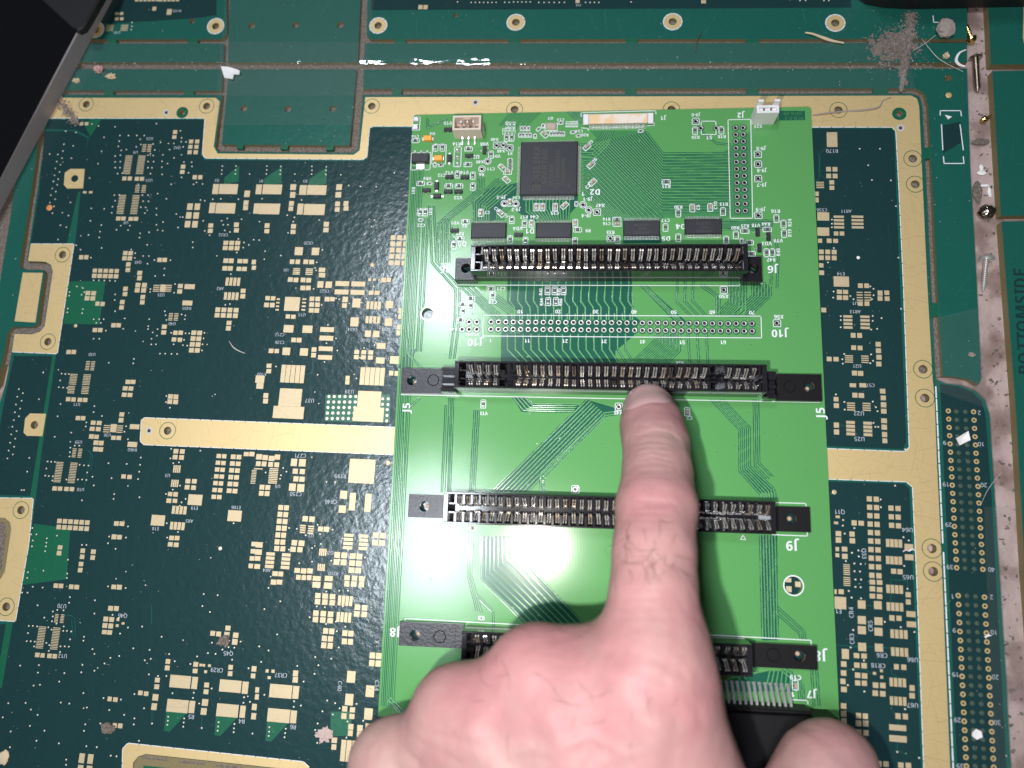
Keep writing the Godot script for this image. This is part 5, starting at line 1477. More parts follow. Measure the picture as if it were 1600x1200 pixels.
	# orange tantalum capacitors and the tall tin terminal
	for q in [[668,215.5],[684.5,246.5]]:
		var c := brd(q[0], q[1], 1.2)
		st = st_new()
		chamfered(st, Vector3(-1.5, 0.1, -0.95), Vector3(1.5, 1.5, 0.95), 0.15)
		var m := done(st, mats.tantalum)
		st = st_new()
		bx(st, Vector3(-2.0, 0.02, -0.6), Vector3(-1.5, 0.6, 0.6))
		bx(st, Vector3(1.5, 0.02, -0.6), Vector3(2.0, 0.6, 0.6))
		part("capacitor", done(st, mats.tin, m), board).position = Vector3(c.x, 0, c.y) * MM
	frame(brd(686, 241), 5.0, 7.5, 0)
	for q in [[650.5, 187, 2.0, 1.8], [649.5, 199, 2.0, 2.2]]:
		var c := brd(q[0], q[1])
		st = st_new()
		chamfered(st, Vector3(-q[2] / 2, 0.02, -q[3] / 2), Vector3(q[2] / 2, 0.6, q[3] / 2), 0.2)
		part("terminal", done(st), board, mats.tin).position = Vector3(c.x, 0, c.y) * MM
	frame(brd(650.5, 193), 2.6, 5.2, 0)
	# three pin strip
	frame(brd(715, 245), 2.5, 7.6, 0)
	for k in 3:
		var c := brd(715, 234.5 + 10.5 * k, 0.5)
		st = st_new()
		lathe(st, [Vector2(0.85, 0.0), Vector2(0.8, 0.25), Vector2(0.45, 0.6), Vector2(0.35, 1.3), Vector2(0.0, 1.4)], 12, Transform3D(Basis.IDENTITY, Vector3(c.x, 0, c.y)))
		part("solder_pin", done(st), board, mats.tin)
	# crystal in a tin can
	var xc := brd(861, 196, 1.0)
	st = st_new()
	chamfered(st, Vector3(-1.75, 0.05, -1.1), Vector3(1.75, 1.0, 1.1), 0.15)
	part("crystal", done(st), board, mat("can", Color(0.62, 0.50, 0.40), 0.3, 0.5)).position = Vector3(xc.x, 0, xc.y) * MM
	frame(xc, 4.3, 3.0, 0)
	# flat cable socket
	var f := Node3D.new()
	f.name = "flat_cable_socket"
	f.set_meta("label", "pale flat cable socket with a yellowed flap")
	board.add_child(f, true)
	var f0 := brd(911, 177, 1.6)
	var f1 := brd(1022, 191.5, 1.6)
	st = st_new()
	chamfered(st, Vector3(f0.x, 0.03, f0.y), Vector3(f1.x, 1.2, f1.y - 0.6), 0.15)
	part("housing", done(st), f, mats.silk_grey)
	st = st_new()
	chamfered(st, Vector3(f0.x + 2.1, 1.2, f0.y + 0.5), Vector3(f1.x - 2.2, 1.75, f1.y), 0.12)
	part("flap", done(st), f, cover(mat("flap", Color(0.80, 0.70, 0.62), 0.4), 90, tex(0.02, FastNoiseLite.TYPE_SIMPLEX, 0.0, ramp2(Color(1, 0.80, 0.52), Color(1, 1, 1), 0.3, 0.6), 74, 2)))
	for s in [f0.x + 0.2, f1.x - 2.0]:
		st = st_new()
		chamfered(st, Vector3(s, 1.2, f0.y + 0.3), Vector3(s + 1.8, 1.7, f1.y + 0.2), 0.15)
		part("latch", done(st), f, mats.white_plastic)
	st = st_new()
	tube(st, PackedVector3Array([Vector3(0, 0.7, 0), Vector3(0, 0.5, 0.6), Vector3(0, 0.15, 1.0), Vector3(0, 0.1, 2.0)]), PackedFloat32Array([0.14, 0.14, 0.14, 0.14]), 4)
	var lead := done(st)
	for k in 40:
		part("lead", lead, f, mats.tin).position = Vector3(f0.x + 2.3 + k * 0.5, 0, f1.y - 0.6) * MM
	# cream three pin header
	var j := Node3D.new()
	j.name = "pin_header"
	j.set_meta("label", "cream three pin header")
	board.add_child(j, true)
	var j0 := brd(711, 217)
	var j1 := brd(754.5, 217)
	var top := 6.0
	var back := brd(730, 180, top).y
	open_box(j, j0.x, j1.x, back, j0.y, 0.05, top, 0.75, mats.cream)
	for k in 3:
		st = st_new()
		var x := lerpf(j0.x, j1.x, 0.28 + 0.22 * k)
		bx(st, Vector3(x - 0.3, 1.2, back + 1.6), Vector3(x + 0.3, 5.2, back + 2.3))
		part("pin", done(st), j, mats.tin)
		st = st_new()
		tube(st, PackedVector3Array([Vector3(x, 0.9, j0.y - 0.2), Vector3(x, 0.7, j0.y + 0.5), Vector3(x, 0.2, j0.y + 1.1), Vector3(x, 0.15, j0.y + 2.6)]), PackedFloat32Array([0.42, 0.42, 0.42, 0.42]), 6)
		part("lead", done(st), j, mats.tin)
	st = st_new()
	bx(st, Vector3((j0.x + j1.x) / 2 - 1.3, 1.2, back + 0.5), Vector3((j0.x + j1.x) / 2 + 1.3, 5.7, back + 1.5))
	part("key", done(st), j, mats.cream_dark)
	for s in [j0.x - 0.5, j1.x + 0.02]:
		st = st_new()
		bx(st, Vector3(s, 0.03, back + 1.5), Vector3(s + 0.48, 2.2, back + 3.4))
		part("tab", done(st), j, mats.tin)
	# white two pin header
	j = Node3D.new()
	j.name = "pin_header"
	j.set_meta("label", "white two pin header with two prongs")
	board.add_child(j, true)
	j0 = brd(1174, 195)
	j1 = brd(1208, 195)
	top = 7.4
	back = brd(1200, 164, top).y
	open_box(j, j0.x, j1.x, back, j0.y, 0.05, top, 0.8, mats.white_plastic, 6.4)
	for k in 2:
		st = st_new()
		var x := lerpf(j0.x, j1.x, 0.34 + 0.32 * k)
		bx(st, Vector3(x - 0.22, 1.2, back + 0.9), Vector3(x + 0.22, 7.0, back + 2.5))
		part("pin", done(st), j, mats.resistor)
		st = st_new()
		var xx: float = [j0.x + 0.1, j1.x - 1.9][k]
		chamfered(st, Vector3(xx, 0.05, back - 0.9), Vector3(xx + 1.8, 9.6, back - 0.02), 0.2)
		part("prong", done(st), j, mats.white_plastic)


# a box open at the top, its walls w thick
func open_box(parent: Node3D, x0: float, x1: float, z0: float, z1: float, y0: float, y1: float, w: float, m: Material, floor_ := 1.1) -> void:
	var st := st_new()
	chamfered(st, Vector3(x0, y0, z0), Vector3(x1, y1, z0 + w), 0.1)
	chamfered(st, Vector3(x0, y0, z1 - w), Vector3(x1, y1, z1), 0.1)
	chamfered(st, Vector3(x0 + 0.003, y0, z0 + w), Vector3(x0 + w, y1 - 0.01, z1 - w), 0.1)
	chamfered(st, Vector3(x1 - w, y0, z0 + w), Vector3(x1 - 0.003, y1 - 0.01, z1 - w), 0.1)
	bx(st, Vector3(x0 + w, y0, z0 + w), Vector3(x1 - w, y0 + floor_, z1 - w))
	part("housing", done(st), parent, m)


# ---------------------------------------------------------------- the hand
var bone_a: Array[Vector3] = []
var bone_b: Array[Vector3] = []
var bone_ra: PackedFloat32Array
var bone_rb: PackedFloat32Array
var bone_k: PackedFloat32Array
const HAND_END := 176.0


func bone(a: Vector3, b: Vector3, ra: float, rb: float, k: float) -> void:
	bone_a.append(a)
	bone_b.append(b)
	bone_ra.append(ra)
	bone_rb.append(rb)
	bone_k.append(k)


func chain(list: Array, k: float) -> void:
	for i in list.size() - 1:
		bone(list[i][0], list[i + 1][0], list[i][1], list[i + 1][1], k)


func J(u: float, v: float, h: float, r: float) -> Array:
	return [px(u, v, h), r]


# distance to the skin from a set of bones
func skin(p: Vector3, set: PackedInt32Array) -> float:
	var d := 1e9
	for i in set:
		var a := bone_a[i]
		var ab := bone_b[i] - a
		var t := clampf((p - a).dot(ab) / ab.length_squared(), 0.0, 1.0)
		var e := p.distance_to(a + ab * t) - lerpf(bone_ra[i], bone_rb[i], t)
		var k := bone_k[i]
		var w := k - absf(d - e)
		if w > 0.0:
			d = minf(d, e) - w * w / (4.0 * k)
		elif e < d:
			d = e
	return maxf(d, p.z - HAND_END)


func near_bones(c: Vector3, reach: float) -> PackedInt32Array:
	var set := PackedInt32Array()
	for i in bone_a.size():
		var ab := bone_b[i] - bone_a[i]
		var t := clampf((c - bone_a[i]).dot(ab) / ab.length_squared(), 0.0, 1.0)
		if c.distance_to(bone_a[i] + ab * t) - maxf(bone_ra[i], bone_rb[i]) < reach:
			set.append(i)
	return set


# folds: [points, depth, width]; depth below zero raises a ridge
var folds := []


func fold(list: Array, h: float, depth: float, width: float) -> void:
	var pts := PackedVector3Array()
	for i in range(0, list.size(), 2):
		pts.append(px(list[i], list[i + 1], h))
	folds.append([pts, depth, width])


func fold_at(p: Vector3) -> float:
	var s := 0.0
	for f in folds:
		var pts: PackedVector3Array = f[0]
		var w: float = f[2]
		var best := 1e9
		var along := 0.0
		for i in pts.size() - 1:
			var a := Vector2(pts[i].x, pts[i].z)
			var b := Vector2(pts[i + 1].x, pts[i + 1].z)
			var q := Vector2(p.x, p.z)
			var t := clampf((q - a).dot(b - a) / (b - a).length_squared(), 0.0, 1.0)
			var d := q.distance_to(a.lerp(b, t))
			if d < best:
				best = d
				along = (i + t) / (pts.size() - 1)
		if best < w * 2.5:
			s += f[1] * exp(-best * best / (w * w)) * smoothstep(0.0, 0.22, along) * smoothstep(1.0, 0.78, along)
	return s


func build_hand() -> void:
	var tip := J(1014, 641, 15, 7.9)
	var pip := J(1026, 792, 38, 10.1)
	var mcp := J(1018, 1048, 50, 11.7)
	chain([tip, J(1019, 668, 20.5, 8.6), J(1025, 696, 26, 8.7), J(1027, 740, 32, 8.9), pip, J(1022, 860, 44, 9.9), J(1021, 930, 47.5, 10.2), mcp], 4.0)
	# fleshy pad under the fingertip
	bone(px(1016, 655, 13), px(1022, 690, 19), 6.9, 7.0, 4.0)
	var mid := J(832, 1048, 45, 10.4)
	var ring := J(710, 1108, 39, 10.4)
	var little := J(612, 1192, 33, 10.6)
	var wrist := [Vector3(47, 41, 184), Vector3(36, 44, 186), Vector3(23, 41, 187), Vector3(11, 37, 188)]
	var heads := [mcp, mid, ring, little]
	for k in 4:
		bone(heads[k][0], wrist[k], heads[k][1], 15.0, 9.0)
	# skin between the knuckles
	bone(px(955, 1022, 43), px(858, 1034, 42), 7.4, 8.4, 5.0)
	bone(px(960, 1080, 46), px(850, 1080, 44), 10.0, 10.0, 9.0)
	bone(px(800, 1100, 42), px(720, 1140, 38), 9.5, 9.5, 8.0)
	bone(px(690, 1160, 36), px(630, 1210, 32), 9.5, 9.5, 8.0)
	# folded fingers underneath
	chain([mid, J(828, 1052, 24, 9.4), J(838, 1120, 20, 8.4), J(858, 1165, 22, 7.8)], 3.0)
	chain([ring, J(704, 1112, 18, 9.2), J(720, 1180, 17, 8.2), J(748, 1215, 19, 7.6)], 3.0)
	chain([little, J(612, 1205, 14, 8.4), J(640, 1260, 14, 7.4), J(672, 1290, 16, 6.8)], 3.0)
	# side of the hand and thumb
	bone(mcp[0], px(1068, 1232, 47), 11.9, 12.8, 9.0)
	bone(px(1020, 1000, 48.5), px(1040, 1140, 49.5), 11.0, 12.6, 5.0)
	bone(px(985, 1090, 49), px(960, 1230, 48), 11.8, 13.0, 10.0)
	bone(px(900, 1110, 46.5), px(920, 1260, 47), 11.8, 13.0, 10.0)
	bone(px(770, 1130, 42), px(830, 1270, 44), 11.4, 13.0, 10.0)
	bone(px(1068, 1232, 47), Vector3(60, 38, 172), 13.2, 16.0, 9.0)
	chain([[Vector3(64, 36, 172), 15.5], J(1200, 1350, 27, 13.0), J(1262, 1268, 22.5, 11.9), J(1293, 1205, 21.5, 11.4), J(1300, 1197, 21, 10.6)], 6.0)
	# ---- folds of the skin
	for q in [[1003,672, 1030,670, 1052,675, 1072,690, 0.42, 0.55],[985,682, 1010,675, 1040,677, 1065,686, 0.22, 0.5],[990,693, 1020,688, 1050,692, 0.20, 0.5],[988,702, 1018,697, 1055,703, 0.26, 0.5],[990,711, 1020,705, 1052,711, 0.22, 0.5],[992,720, 1020,715, 1060,722, 0.20, 0.5],[985,729, 1015,724, 1050,729, 0.18, 0.5],[990,739, 1020,735, 1050,738, 0.14, 0.5],[985,748, 1025,744, 1060,750, 0.12, 0.5],[992,664, 1006,660, 1024,661, 0.16, 0.45],[1030,661, 1046,660, 1060,664, 0.16, 0.45],
		[985,781, 1012,784, 1034,787, 1052,785, 0.55, 0.8],[972,796, 1000,790, 1030,794, 0.25, 0.7],[968,803, 1010,801, 1050,803, 0.22, 0.6],[965,812, 1005,810, 1045,812, 0.2, 0.6],[970,821, 1010,820, 1040,821, 0.16, 0.6],
		[955,912, 1000,906, 1050,908, 1085,914, 0.18, 0.7],[952,925, 1000,918, 1050,921, 0.20, 0.7],[950,938, 1000,930, 1055,933, 0.18, 0.8],[945,952, 1000,943, 1060,947, 0.16, 0.8],[940,965, 995,957, 1060,962, 0.16, 0.9],
		[925,988, 955,1000, 990,1015, 1035,1030, 0.8, 2.0],[935,985, 975,992, 1020,1003, 1060,1030, 0.4, 1.4],[960,1030, 1000,1045, 1030,1066, 1048,1095, 0.9, 2.2],[985,1015, 1030,1035, 1065,1065, 1080,1110, 0.35, 1.6],
		[905,1010, 920,1060, 935,1120, 945,1200, 0.9, 4.5],[770,1080, 790,1120, 820,1170, 850,1230, 0.8, 4.0],[655,1150, 680,1180, 720,1215, 0.6, 3.0],
		[640,1110, 690,1130, 740,1128, 780,1140, 0.45, 1.4],[650,1140, 700,1150, 745,1165, 0.4, 1.3],[600,1140, 640,1160, 680,1190, 0.4, 1.2],[580,1165, 610,1180, 650,1200, 0.35, 1.2],[700,1118, 705,1128, 740,1125, 0.3, 1.0],[655,1165, 660,1180, 665,1200, 0.3, 1.3]]:
		fold(q.slice(0, q.size() - 2), 40, q[-2] * (0.6 if q[1] > 975 else 0.5), q[-1])
	for q in [[830,1060, 870,1130, 900,1200, 920,1260, -0.9, 3.5],[1010,1080, 1010,1140, 1000,1230, -0.6, 3.5],[720,1120, 780,1190, 830,1260, -0.8, 3.2],[860,1150, 920,1125, 980,1150, -0.35, 1.3],[900,1215, 940,1160, 1010,1130, -0.3, 1.3],[770,1175, 830,1150, 880,1155, -0.3, 1.2]]:
		fold(q.slice(0, q.size() - 2), 50, q[-2], q[-1])
	# ---- mesh the field as surface nets, block by block
	var lo := Vector3(1e9, 1e9, 1e9)
	var hi := -lo
	for i in bone_a.size():
		for e in [[bone_a[i], bone_ra[i]], [bone_b[i], bone_rb[i]]]:
			lo = lo.min(e[0] - Vector3.ONE * e[1])
			hi = hi.max(e[0] + Vector3.ONE * e[1])
	hi.z = HAND_END + 1.0
	lo -= Vector3.ONE * 2.0
	hi += Vector3.ONE * 2.0
	var cell := 1.05
	var n := 8
	var size := cell * n
	var blocks := Vector3i(((hi - lo) / size).ceil())
	var verts := PackedVector3Array()
	var idx := PackedInt32Array()
	var cells := {}
	var crossed := []
	var m := n + 1
	var val := PackedFloat32Array()
	val.resize(m * m * m)
	for bz in blocks.z:
		for by in blocks.y:
			for bxx in blocks.x:
				var o := lo + Vector3(bxx, by, bz) * size
				var c := o + Vector3.ONE * size * 0.5
				var set := near_bones(c, size * 0.87 + 18.0)
				if set.is_empty():
					continue
				var d := skin(c, set)
				if absf(d) > size * 0.87 + 3.0:
					continue
				var at := 0
				for z in m:
					for y in m:
						for x in m:
							val[at] = skin(o + Vector3(x, y, z) * cell, set)
							at += 1
				for z in n:
					for y in n:
						for x in n:
							var k := x + m * (y + m * z)
							var s := 0
							var cs := [val[k], val[k + 1], val[k + m], val[k + m + 1], val[k + m * m], val[k + m * m + 1], val[k + m * m + m], val[k + m * m + m + 1]]
							for j in 8:
								if cs[j] < 0.0:
									s |= 1 << j
							if s == 0 or s == 255:
								continue
							var sum := Vector3.ZERO
							var cnt := 0
							for e in EDGES:
								var va: float = cs[e[0]]
								var vb: float = cs[e[1]]
								if (va < 0.0) != (vb < 0.0):
									var t := va / (va - vb)
									var pa := Vector3(e[0] & 1, (e[0] >> 1) & 1, e[0] >> 2)
									var pb := Vector3(e[1] & 1, (e[1] >> 1) & 1, e[1] >> 2)
									sum += pa.lerp(pb, t)
									cnt += 1
							var g := Vector3i(bxx * n + x, by * n + y, bz * n + z)
							cells[g] = verts.size()
							verts.append(o + (Vector3(x, y, z) + sum / cnt) * cell)
							# edges of this cell's far corner (index 7), shared by four cells
							for axis in 3:
								var from: int = 7 - (1 << axis)
								var va: float = cs[from]
								var vb: float = cs[7]
								if (va < 0.0) != (vb < 0.0):
									crossed.append([g, axis, va < 0.0])
	for e in crossed:
		var g: Vector3i = e[0]
		var u := Vector3i.ZERO
		var v := Vector3i.ZERO
		u[(e[1] + 1) % 3] = 1
		v[(e[1] + 2) % 3] = 1
		var q := [cells.get(g), cells.get(g + u), cells.get(g + u + v), cells.get(g + v)]
		if q.has(null):
			continue
		if e[2]:
			idx.append_array([q[0], q[2], q[1], q[0], q[3], q[2]])
		else:
			idx.append_array([q[0], q[1], q[2], q[0], q[2], q[3]])
	# ---- finer triangles where the skin is in view
	for round_ in 1:
		var made := {}
		var out := PackedInt32Array()
		for i in range(0, idx.size(), 3):
			var t := [idx[i], idx[i + 1], idx[i + 2]]
			var c := (verts[t[0]] + verts[t[1]] + verts[t[2]]) / 3.0
			if c.z > 128.0:
				out.append_array(t)
				continue
			var mids := []
			for k in 3:
				var a: int = t[k]
				var b: int = t[(k + 1) % 3]
				var key := Vector2i(mini(a, b), maxi(a, b))
				if not made.has(key):
					made[key] = verts.size()
					verts.append((verts[a] + verts[b]) * 0.5)
				mids.append(made[key])
			out.append_array([t[0], mids[0], mids[2], mids[0], t[1], mids[1], mids[2], mids[1], t[2], mids[0], mids[1], mids[2]])
		idx = out
	var nor := normals_of(verts, idx)
	# ---- folds, fine relief
	var grain := FastNoiseLite.new()
	grain.seed = 3
	grain.frequency = 0.16
	grain.fractal_octaves = 3
	for i in verts.size():
		var p := verts[i]
		if p.z < 135.0 and nor[i].y > -0.2:
			var up := smoothstep(-0.1, 0.45, nor[i].y)
			verts[i] = p - nor[i] * (fold_at(p + Vector3(grain.get_noise_2d(p.x * 2.0, p.z * 2.0), 0, grain.get_noise_2d(p.z * 2.0, p.x * 2.0 + 50.0)) * 0.45) * up + grain.get_noise_3d(p.x * 0.7, p.y * 0.7, p.z * 0.7) * 0.22)
	nor = normals_of(verts, idx)
	# ---- colour of the skin: redder over the joints, paler between
	var tone := FastNoiseLite.new()
	tone.seed = 8
	tone.frequency = 0.045
	tone.fractal_octaves = 4
	var flush := [[px(1025, 785, 49), 15.0, 0.75], [px(1016, 655, 24), 10.0, 0.85], [px(828, 1020, 55), 17.0, 0.8], [px(708, 1080, 49), 15.0, 0.55], [px(1010, 1060, 62), 24.0, 0.45], [px(1080, 1180, 58), 24.0, 0.4], [px(1295, 1190, 30), 16.0, 0.5]]
	var col := PackedColorArray()
	var pale := Color(0.395, 0.253, 0.238)
	var red := Color(0.400, 0.192, 0.204)
	for p in verts:
		var w := 0.18 + tone.get_noise_3d(p.x, p.y, p.z) * 0.55 + tone.get_noise_3d(p.x * 4.0, p.y * 4.0, p.z * 4.0) * 0.22
		for f in flush:
			w += f[2] * exp(-p.distance_squared_to(f[0]) / (f[1] * f[1]))
		var c := pale.lerp(red, clampf(w, 0.0, 1.0))
		col.append(c * (1.0 + 0.10 * tone.get_noise_3d(p.x * 2.0 + 90.0, p.y * 2.0, p.z * 2.0)))
	var small := PackedVector3Array()
	for p in verts:
		small.append(p * MM)
	var arr := []
	arr.resize(Mesh.ARRAY_MAX)
	arr[Mesh.ARRAY_VERTEX] = small
	arr[Mesh.ARRAY_NORMAL] = nor
	arr[Mesh.ARRAY_COLOR] = col
	arr[Mesh.ARRAY_INDEX] = idx
	var mesh := ArrayMesh.new()
	mesh.add_surface_from_arrays(Mesh.PRIMITIVE_TRIANGLES, arr)
	var sm := mat("skin", Color(1, 1, 1), 0.55, 0.0, 0.38)
	sm.vertex_color_use_as_albedo = true
	cover(sm, 9.0, null, tex(0.05, FastNoiseLite.TYPE_CELLULAR, 4.0, null, 61, 2), 0.18)
	var hand := thing("hand", "left hand with the index finger extended onto a black connector and the others folded", "hand")
	part("skin", mesh, hand, sm)
	build_nails(hand)
	build_hairs(hand)


const EDGES := [[0, 1], [2, 3], [4, 5], [6, 7], [0, 2], [1, 3], [4, 6], [5, 7], [0, 4], [1, 5], [2, 6], [3, 7]]


func normals_of(verts: PackedVector3Array, idx: PackedInt32Array) -> PackedVector3Array:
	var nor := PackedVector3Array()
	nor.resize(verts.size())
	for i in range(0, idx.size(), 3):
		var a := idx[i]
		var b := idx[i + 1]
		var c := idx[i + 2]
		var f := (verts[c] - verts[a]).cross(verts[b] - verts[a])
		nor[a] += f
		nor[b] += f
		nor[c] += f
	for i in nor.size():
		nor[i] = nor[i].normalized()
	return nor


# walk from p along d until the skin is met
func onto_skin(p: Vector3, d: Vector3) -> Vector3:
	var set := near_bones(p, 40.0)
	for k in 40:
		var s := skin(p, set)
		if s < 0.01:
			break
		p += d * s
	return p


# a curved plate over the skin: centre, axis towards the tip, half width, half length, outward direction
func nail(hand: Node3D, c: Vector3, axis: Vector3, out: Vector3, hw: float, hl: float) -> void:
	var side := axis.cross(out).normalized()
	var st := SurfaceTool.new()
	st.begin(Mesh.PRIMITIVE_TRIANGLES)
	st.set_smooth_group(0)
	var n := 14
	var grid := []
	for j in n + 1:
		var row := []
		for i in n + 1:
			var a := (float(i) / n) * 2.0 - 1.0
			var b := (float(j) / n) * 2.0 - 1.0
			# rounded root and free edge
			var len := hl * (sqrt(maxf(0.0, 1.0 - pow(absf(a), 3.2) * 0.75)))
			var p := c + side * a * hw + axis * b * len
			var q := onto_skin(p + out * 14.0 - out * 0.0, -out)
			row.append(q + out * (0.30 - 0.34 * pow(absf(a), 4.0) - 0.20 * pow(maxf(0.0, -b), 6.0)))
		grid.append(row)
	for j in n:
		for i in n:
			quad(st, grid[j][i], grid[j][i + 1], grid[j + 1][i + 1], grid[j + 1][i])
	st.index()
	st.generate_normals()
	part("fingernail", st.commit(), hand, mats.nail)


func build_nails(hand: Node3D) -> void:
	mat("nail", Color(0.55, 0.335, 0.345), 0.28)
	var t := px(1014, 643, 15)
	var d := px(1024, 696, 26)
	var axis := (t - d).normalized()
	var out := (Vector3.UP - axis * axis.dot(Vector3.UP)).normalized()
	out = (out + axis * 0.28 + Vector3(-0.06, 0, 0)).normalized()
	var ax := (axis - out * axis.dot(out)).normalized()
	nail(hand, t - axis * 4.2 + Vector3(-0.8, 0, 0), ax, out, 7.2, 6.6)
	t = px(1300, 1197, 21)
	d = px(1262, 1268, 22.5)
	axis = (t - d).normalized()
	out = (Vector3(0.86, 0.45, 0.12) - axis * axis.dot(Vector3(0.86, 0.45, 0.12))).normalized()
	nail(hand, t - axis * 1.0, axis, out, 6.2, 6.2)


func build_hairs(hand: Node3D) -> void:
	var st := st_new()
	var r := RandomNumberGenerator.new()
	r.seed = 19
	for k in 60:
		var u: float
		var v: float
		if k < 36:
			u = r.randf_range(968, 1078)
			v = r.randf_range(815, 905)
		else:
			u = r.randf_range(640, 1090)
			v = r.randf_range(1060, 1195)
		var top := px(u, v, 75)
		var p := onto_skin(top, Vector3.DOWN)
		if p.y < 20.0:
			continue
		var a := r.randf_range(0.2, 2.9)
		var bend := r.randf_range(-0.22, 0.22)
		var pts := PackedVector3Array()
		var rad := PackedFloat32Array()
		var n := 8
		var long := r.randf_range(3.5, 8.0)
		for i in n:
			pts.append(p + Vector3(0, 0.06 + 0.45 * sin(PI * minf(1.0, float(i) / n + 0.15)), 0))
			rad.append(lerpf(0.040 if k < 36 else 0.026, 0.012, float(i) / n))
			p += Vector3(cos(a), 0, sin(a)) * long / n
			a += bend
			p = onto_skin(p + Vector3.UP * 3.0, Vector3.DOWN)
		tube(st, pts, rad, 4, false)
	part("hair", done(st), hand, mats.hair_strand).set_meta("kind", "stuff")


# ---------------------------------------------------------------- devices at the edges
func prism_from(list: Array, base: float, low: float, high: float, cut: float, top: Material, side: Material) -> ArrayMesh:
	# outline in pixels at height base; walls rise to high - cut and lean in over the cut
	var pts := PackedVector2Array()
	for i in range(0, list.size(), 2):
		var p := px(list[i], list[i + 1], base)
		pts.append(Vector2(p.x, p.z))
	if Geometry2D.is_polygon_clockwise(pts):
		pts.reverse()
	var small: PackedVector2Array = Geometry2D.offset_polygon(pts, -cut)[0]
	var st := st_new()
	for i in pts.size():
		var a := pts[i]
		var b := pts[(i + 1) % pts.size()]
		quad(st, Vector3(a.x, low, a.y), Vector3(b.x, low, b.y), Vector3(b.x, high - cut, b.y), Vector3(a.x, high - cut, a.y))
		var n := pts.size()
		if small.size() == n:
			var best := 0
			for k in n:
				if small[k].distance_to(a) < small[best].distance_to(a):
					best = k
			var c := small[best]
			var e := small[(best + 1) % n]
			quad(st, Vector3(a.x, high - cut, a.y), Vector3(b.x, high - cut, b.y), Vector3(e.x, high, e.y), Vector3(c.x, high, c.y))
	var m := done(st, side)
	st = st_new()
	var idx := Geometry2D.triangulate_polygon(small)
	for i in range(0, idx.size(), 3):
		var q := [small[idx[i]], small[idx[i + 1]], small[idx[i + 2]]]
		if (q[1] - q[0]).cross(q[2] - q[0]) < 0.0:
			q = [q[0], q[2], q[1]]
		for p in q:
			st.add_vertex(Vector3(p.x, high, p.y) * MM)
	return done(st, top, m)


func build_device() -> void:
	var d := thing("screen_device", "black glossy device with a grey metal edge lying across the panel corner", "device")
	part("case", prism_from([240,-120, 176,0, 11,311, -70,464, -900,300, -500,-500], 0.0, 0.09, 6.6, 0.45, mats.black_matt, cover(mats.paint_grey, 30, null, tex(0.2, FastNoiseLite.TYPE_SIMPLEX, 2.0, null, 81), 0.2)), d)
	part("screen", prism_from([212,-120, 151,-4, 118,52, -6,292, -95,440, -880,290, -500,-480], 6.6, 6.6, 6.72, 0.05, mats.black_glass, mats.black_glass), d)
	part("hinge_cover", prism_from([200,-120, 159,-2, 137,37, 131,46, 123,50, 114,46, 66,2, -60,-120], 8.6, 6.72, 9.6, 0.6, mats.black_matt, mats.black_matt), d)
	var c := thing("equipment_case", "matt black rounded case standing beyond the dust heap", "case")
	part("shell", prism_from([1325,-60, 1332,-8, 1352,6, 1380,12, 1420,14, 1700,9, 1700,-300, 1325,-300], 0.4, 0.36, 26.0, 1.5, mats.black_matt, mats.black_matt), c)
	build_tape()


# clear sticky tape: a thin wavy sheet; corners in pixels, rows and columns of the grid
func tape_sheet(a: Vector2, b: Vector2, c: Vector2, d: Vector2, nu: int, nv: int, wave: float, sd: int, label: String, dip := -1.0) -> void:
	var noise := FastNoiseLite.new()
	noise.seed = sd
	noise.frequency = 0.035
	noise.fractal_octaves = 2
	var st := SurfaceTool.new()
	st.begin(Mesh.PRIMITIVE_TRIANGLES)
	st.set_smooth_group(0)
	var grid := []
	for j in nv + 1:
		var row := []
		for i in nu + 1:
			var u := float(i) / nu
			var v := float(j) / nv
			var q := a.lerp(b, u).lerp(d.lerp(c, u), v)
			var p := px(q.x, q.y, 0.2)
			var y := 0.40 + wave * noise.get_noise_2d(p.x * 2.2, p.z * 2.2)
			if dip >= 0.0:
				y -= 0.55 * exp(-pow((v - dip) / 0.07, 2.0))
			row.append(Vector3(p.x, y, p.z))
		grid.append(row)
	for j in nv:
		for i in nu:
			quad(st, grid[j][i], grid[j][i + 1], grid[j + 1][i + 1], grid[j + 1][i])
	st.index()
	st.generate_normals()
	single("clear_tape", st.commit(), mats.tape, label, "tape")


func build_tape() -> void:
	tape_sheet(Vector2(80, 66), Vector2(1420, 66), Vector2(1430, 150), Vector2(60, 150), 220, 22, 0.35, 3, "scratched clear tape stuck along the long cut between two panels", 0.43)
	tape_sheet(Vector2(355, -40), Vector2(590, -40), Vector2(560, 196), Vector2(335, 196), 50, 50, 0.25, 7, "creased clear tape over the plain green spacers with bare holes")
	tape_sheet(Vector2(1452, 500), Vector2(1532, 480), Vector2(1546, 640), Vector2(1462, 610), 20, 30, 0.6, 9, "lifted clear tape at the rounded end of the pin field")
	tape_sheet(Vector2(1537, 792), Vector2(1585, 792), Vector2(1612, 1260), Vector2(1552, 1260), 16, 80, 0.5, 12, "clear tape along the edge beside the plated pin holes")


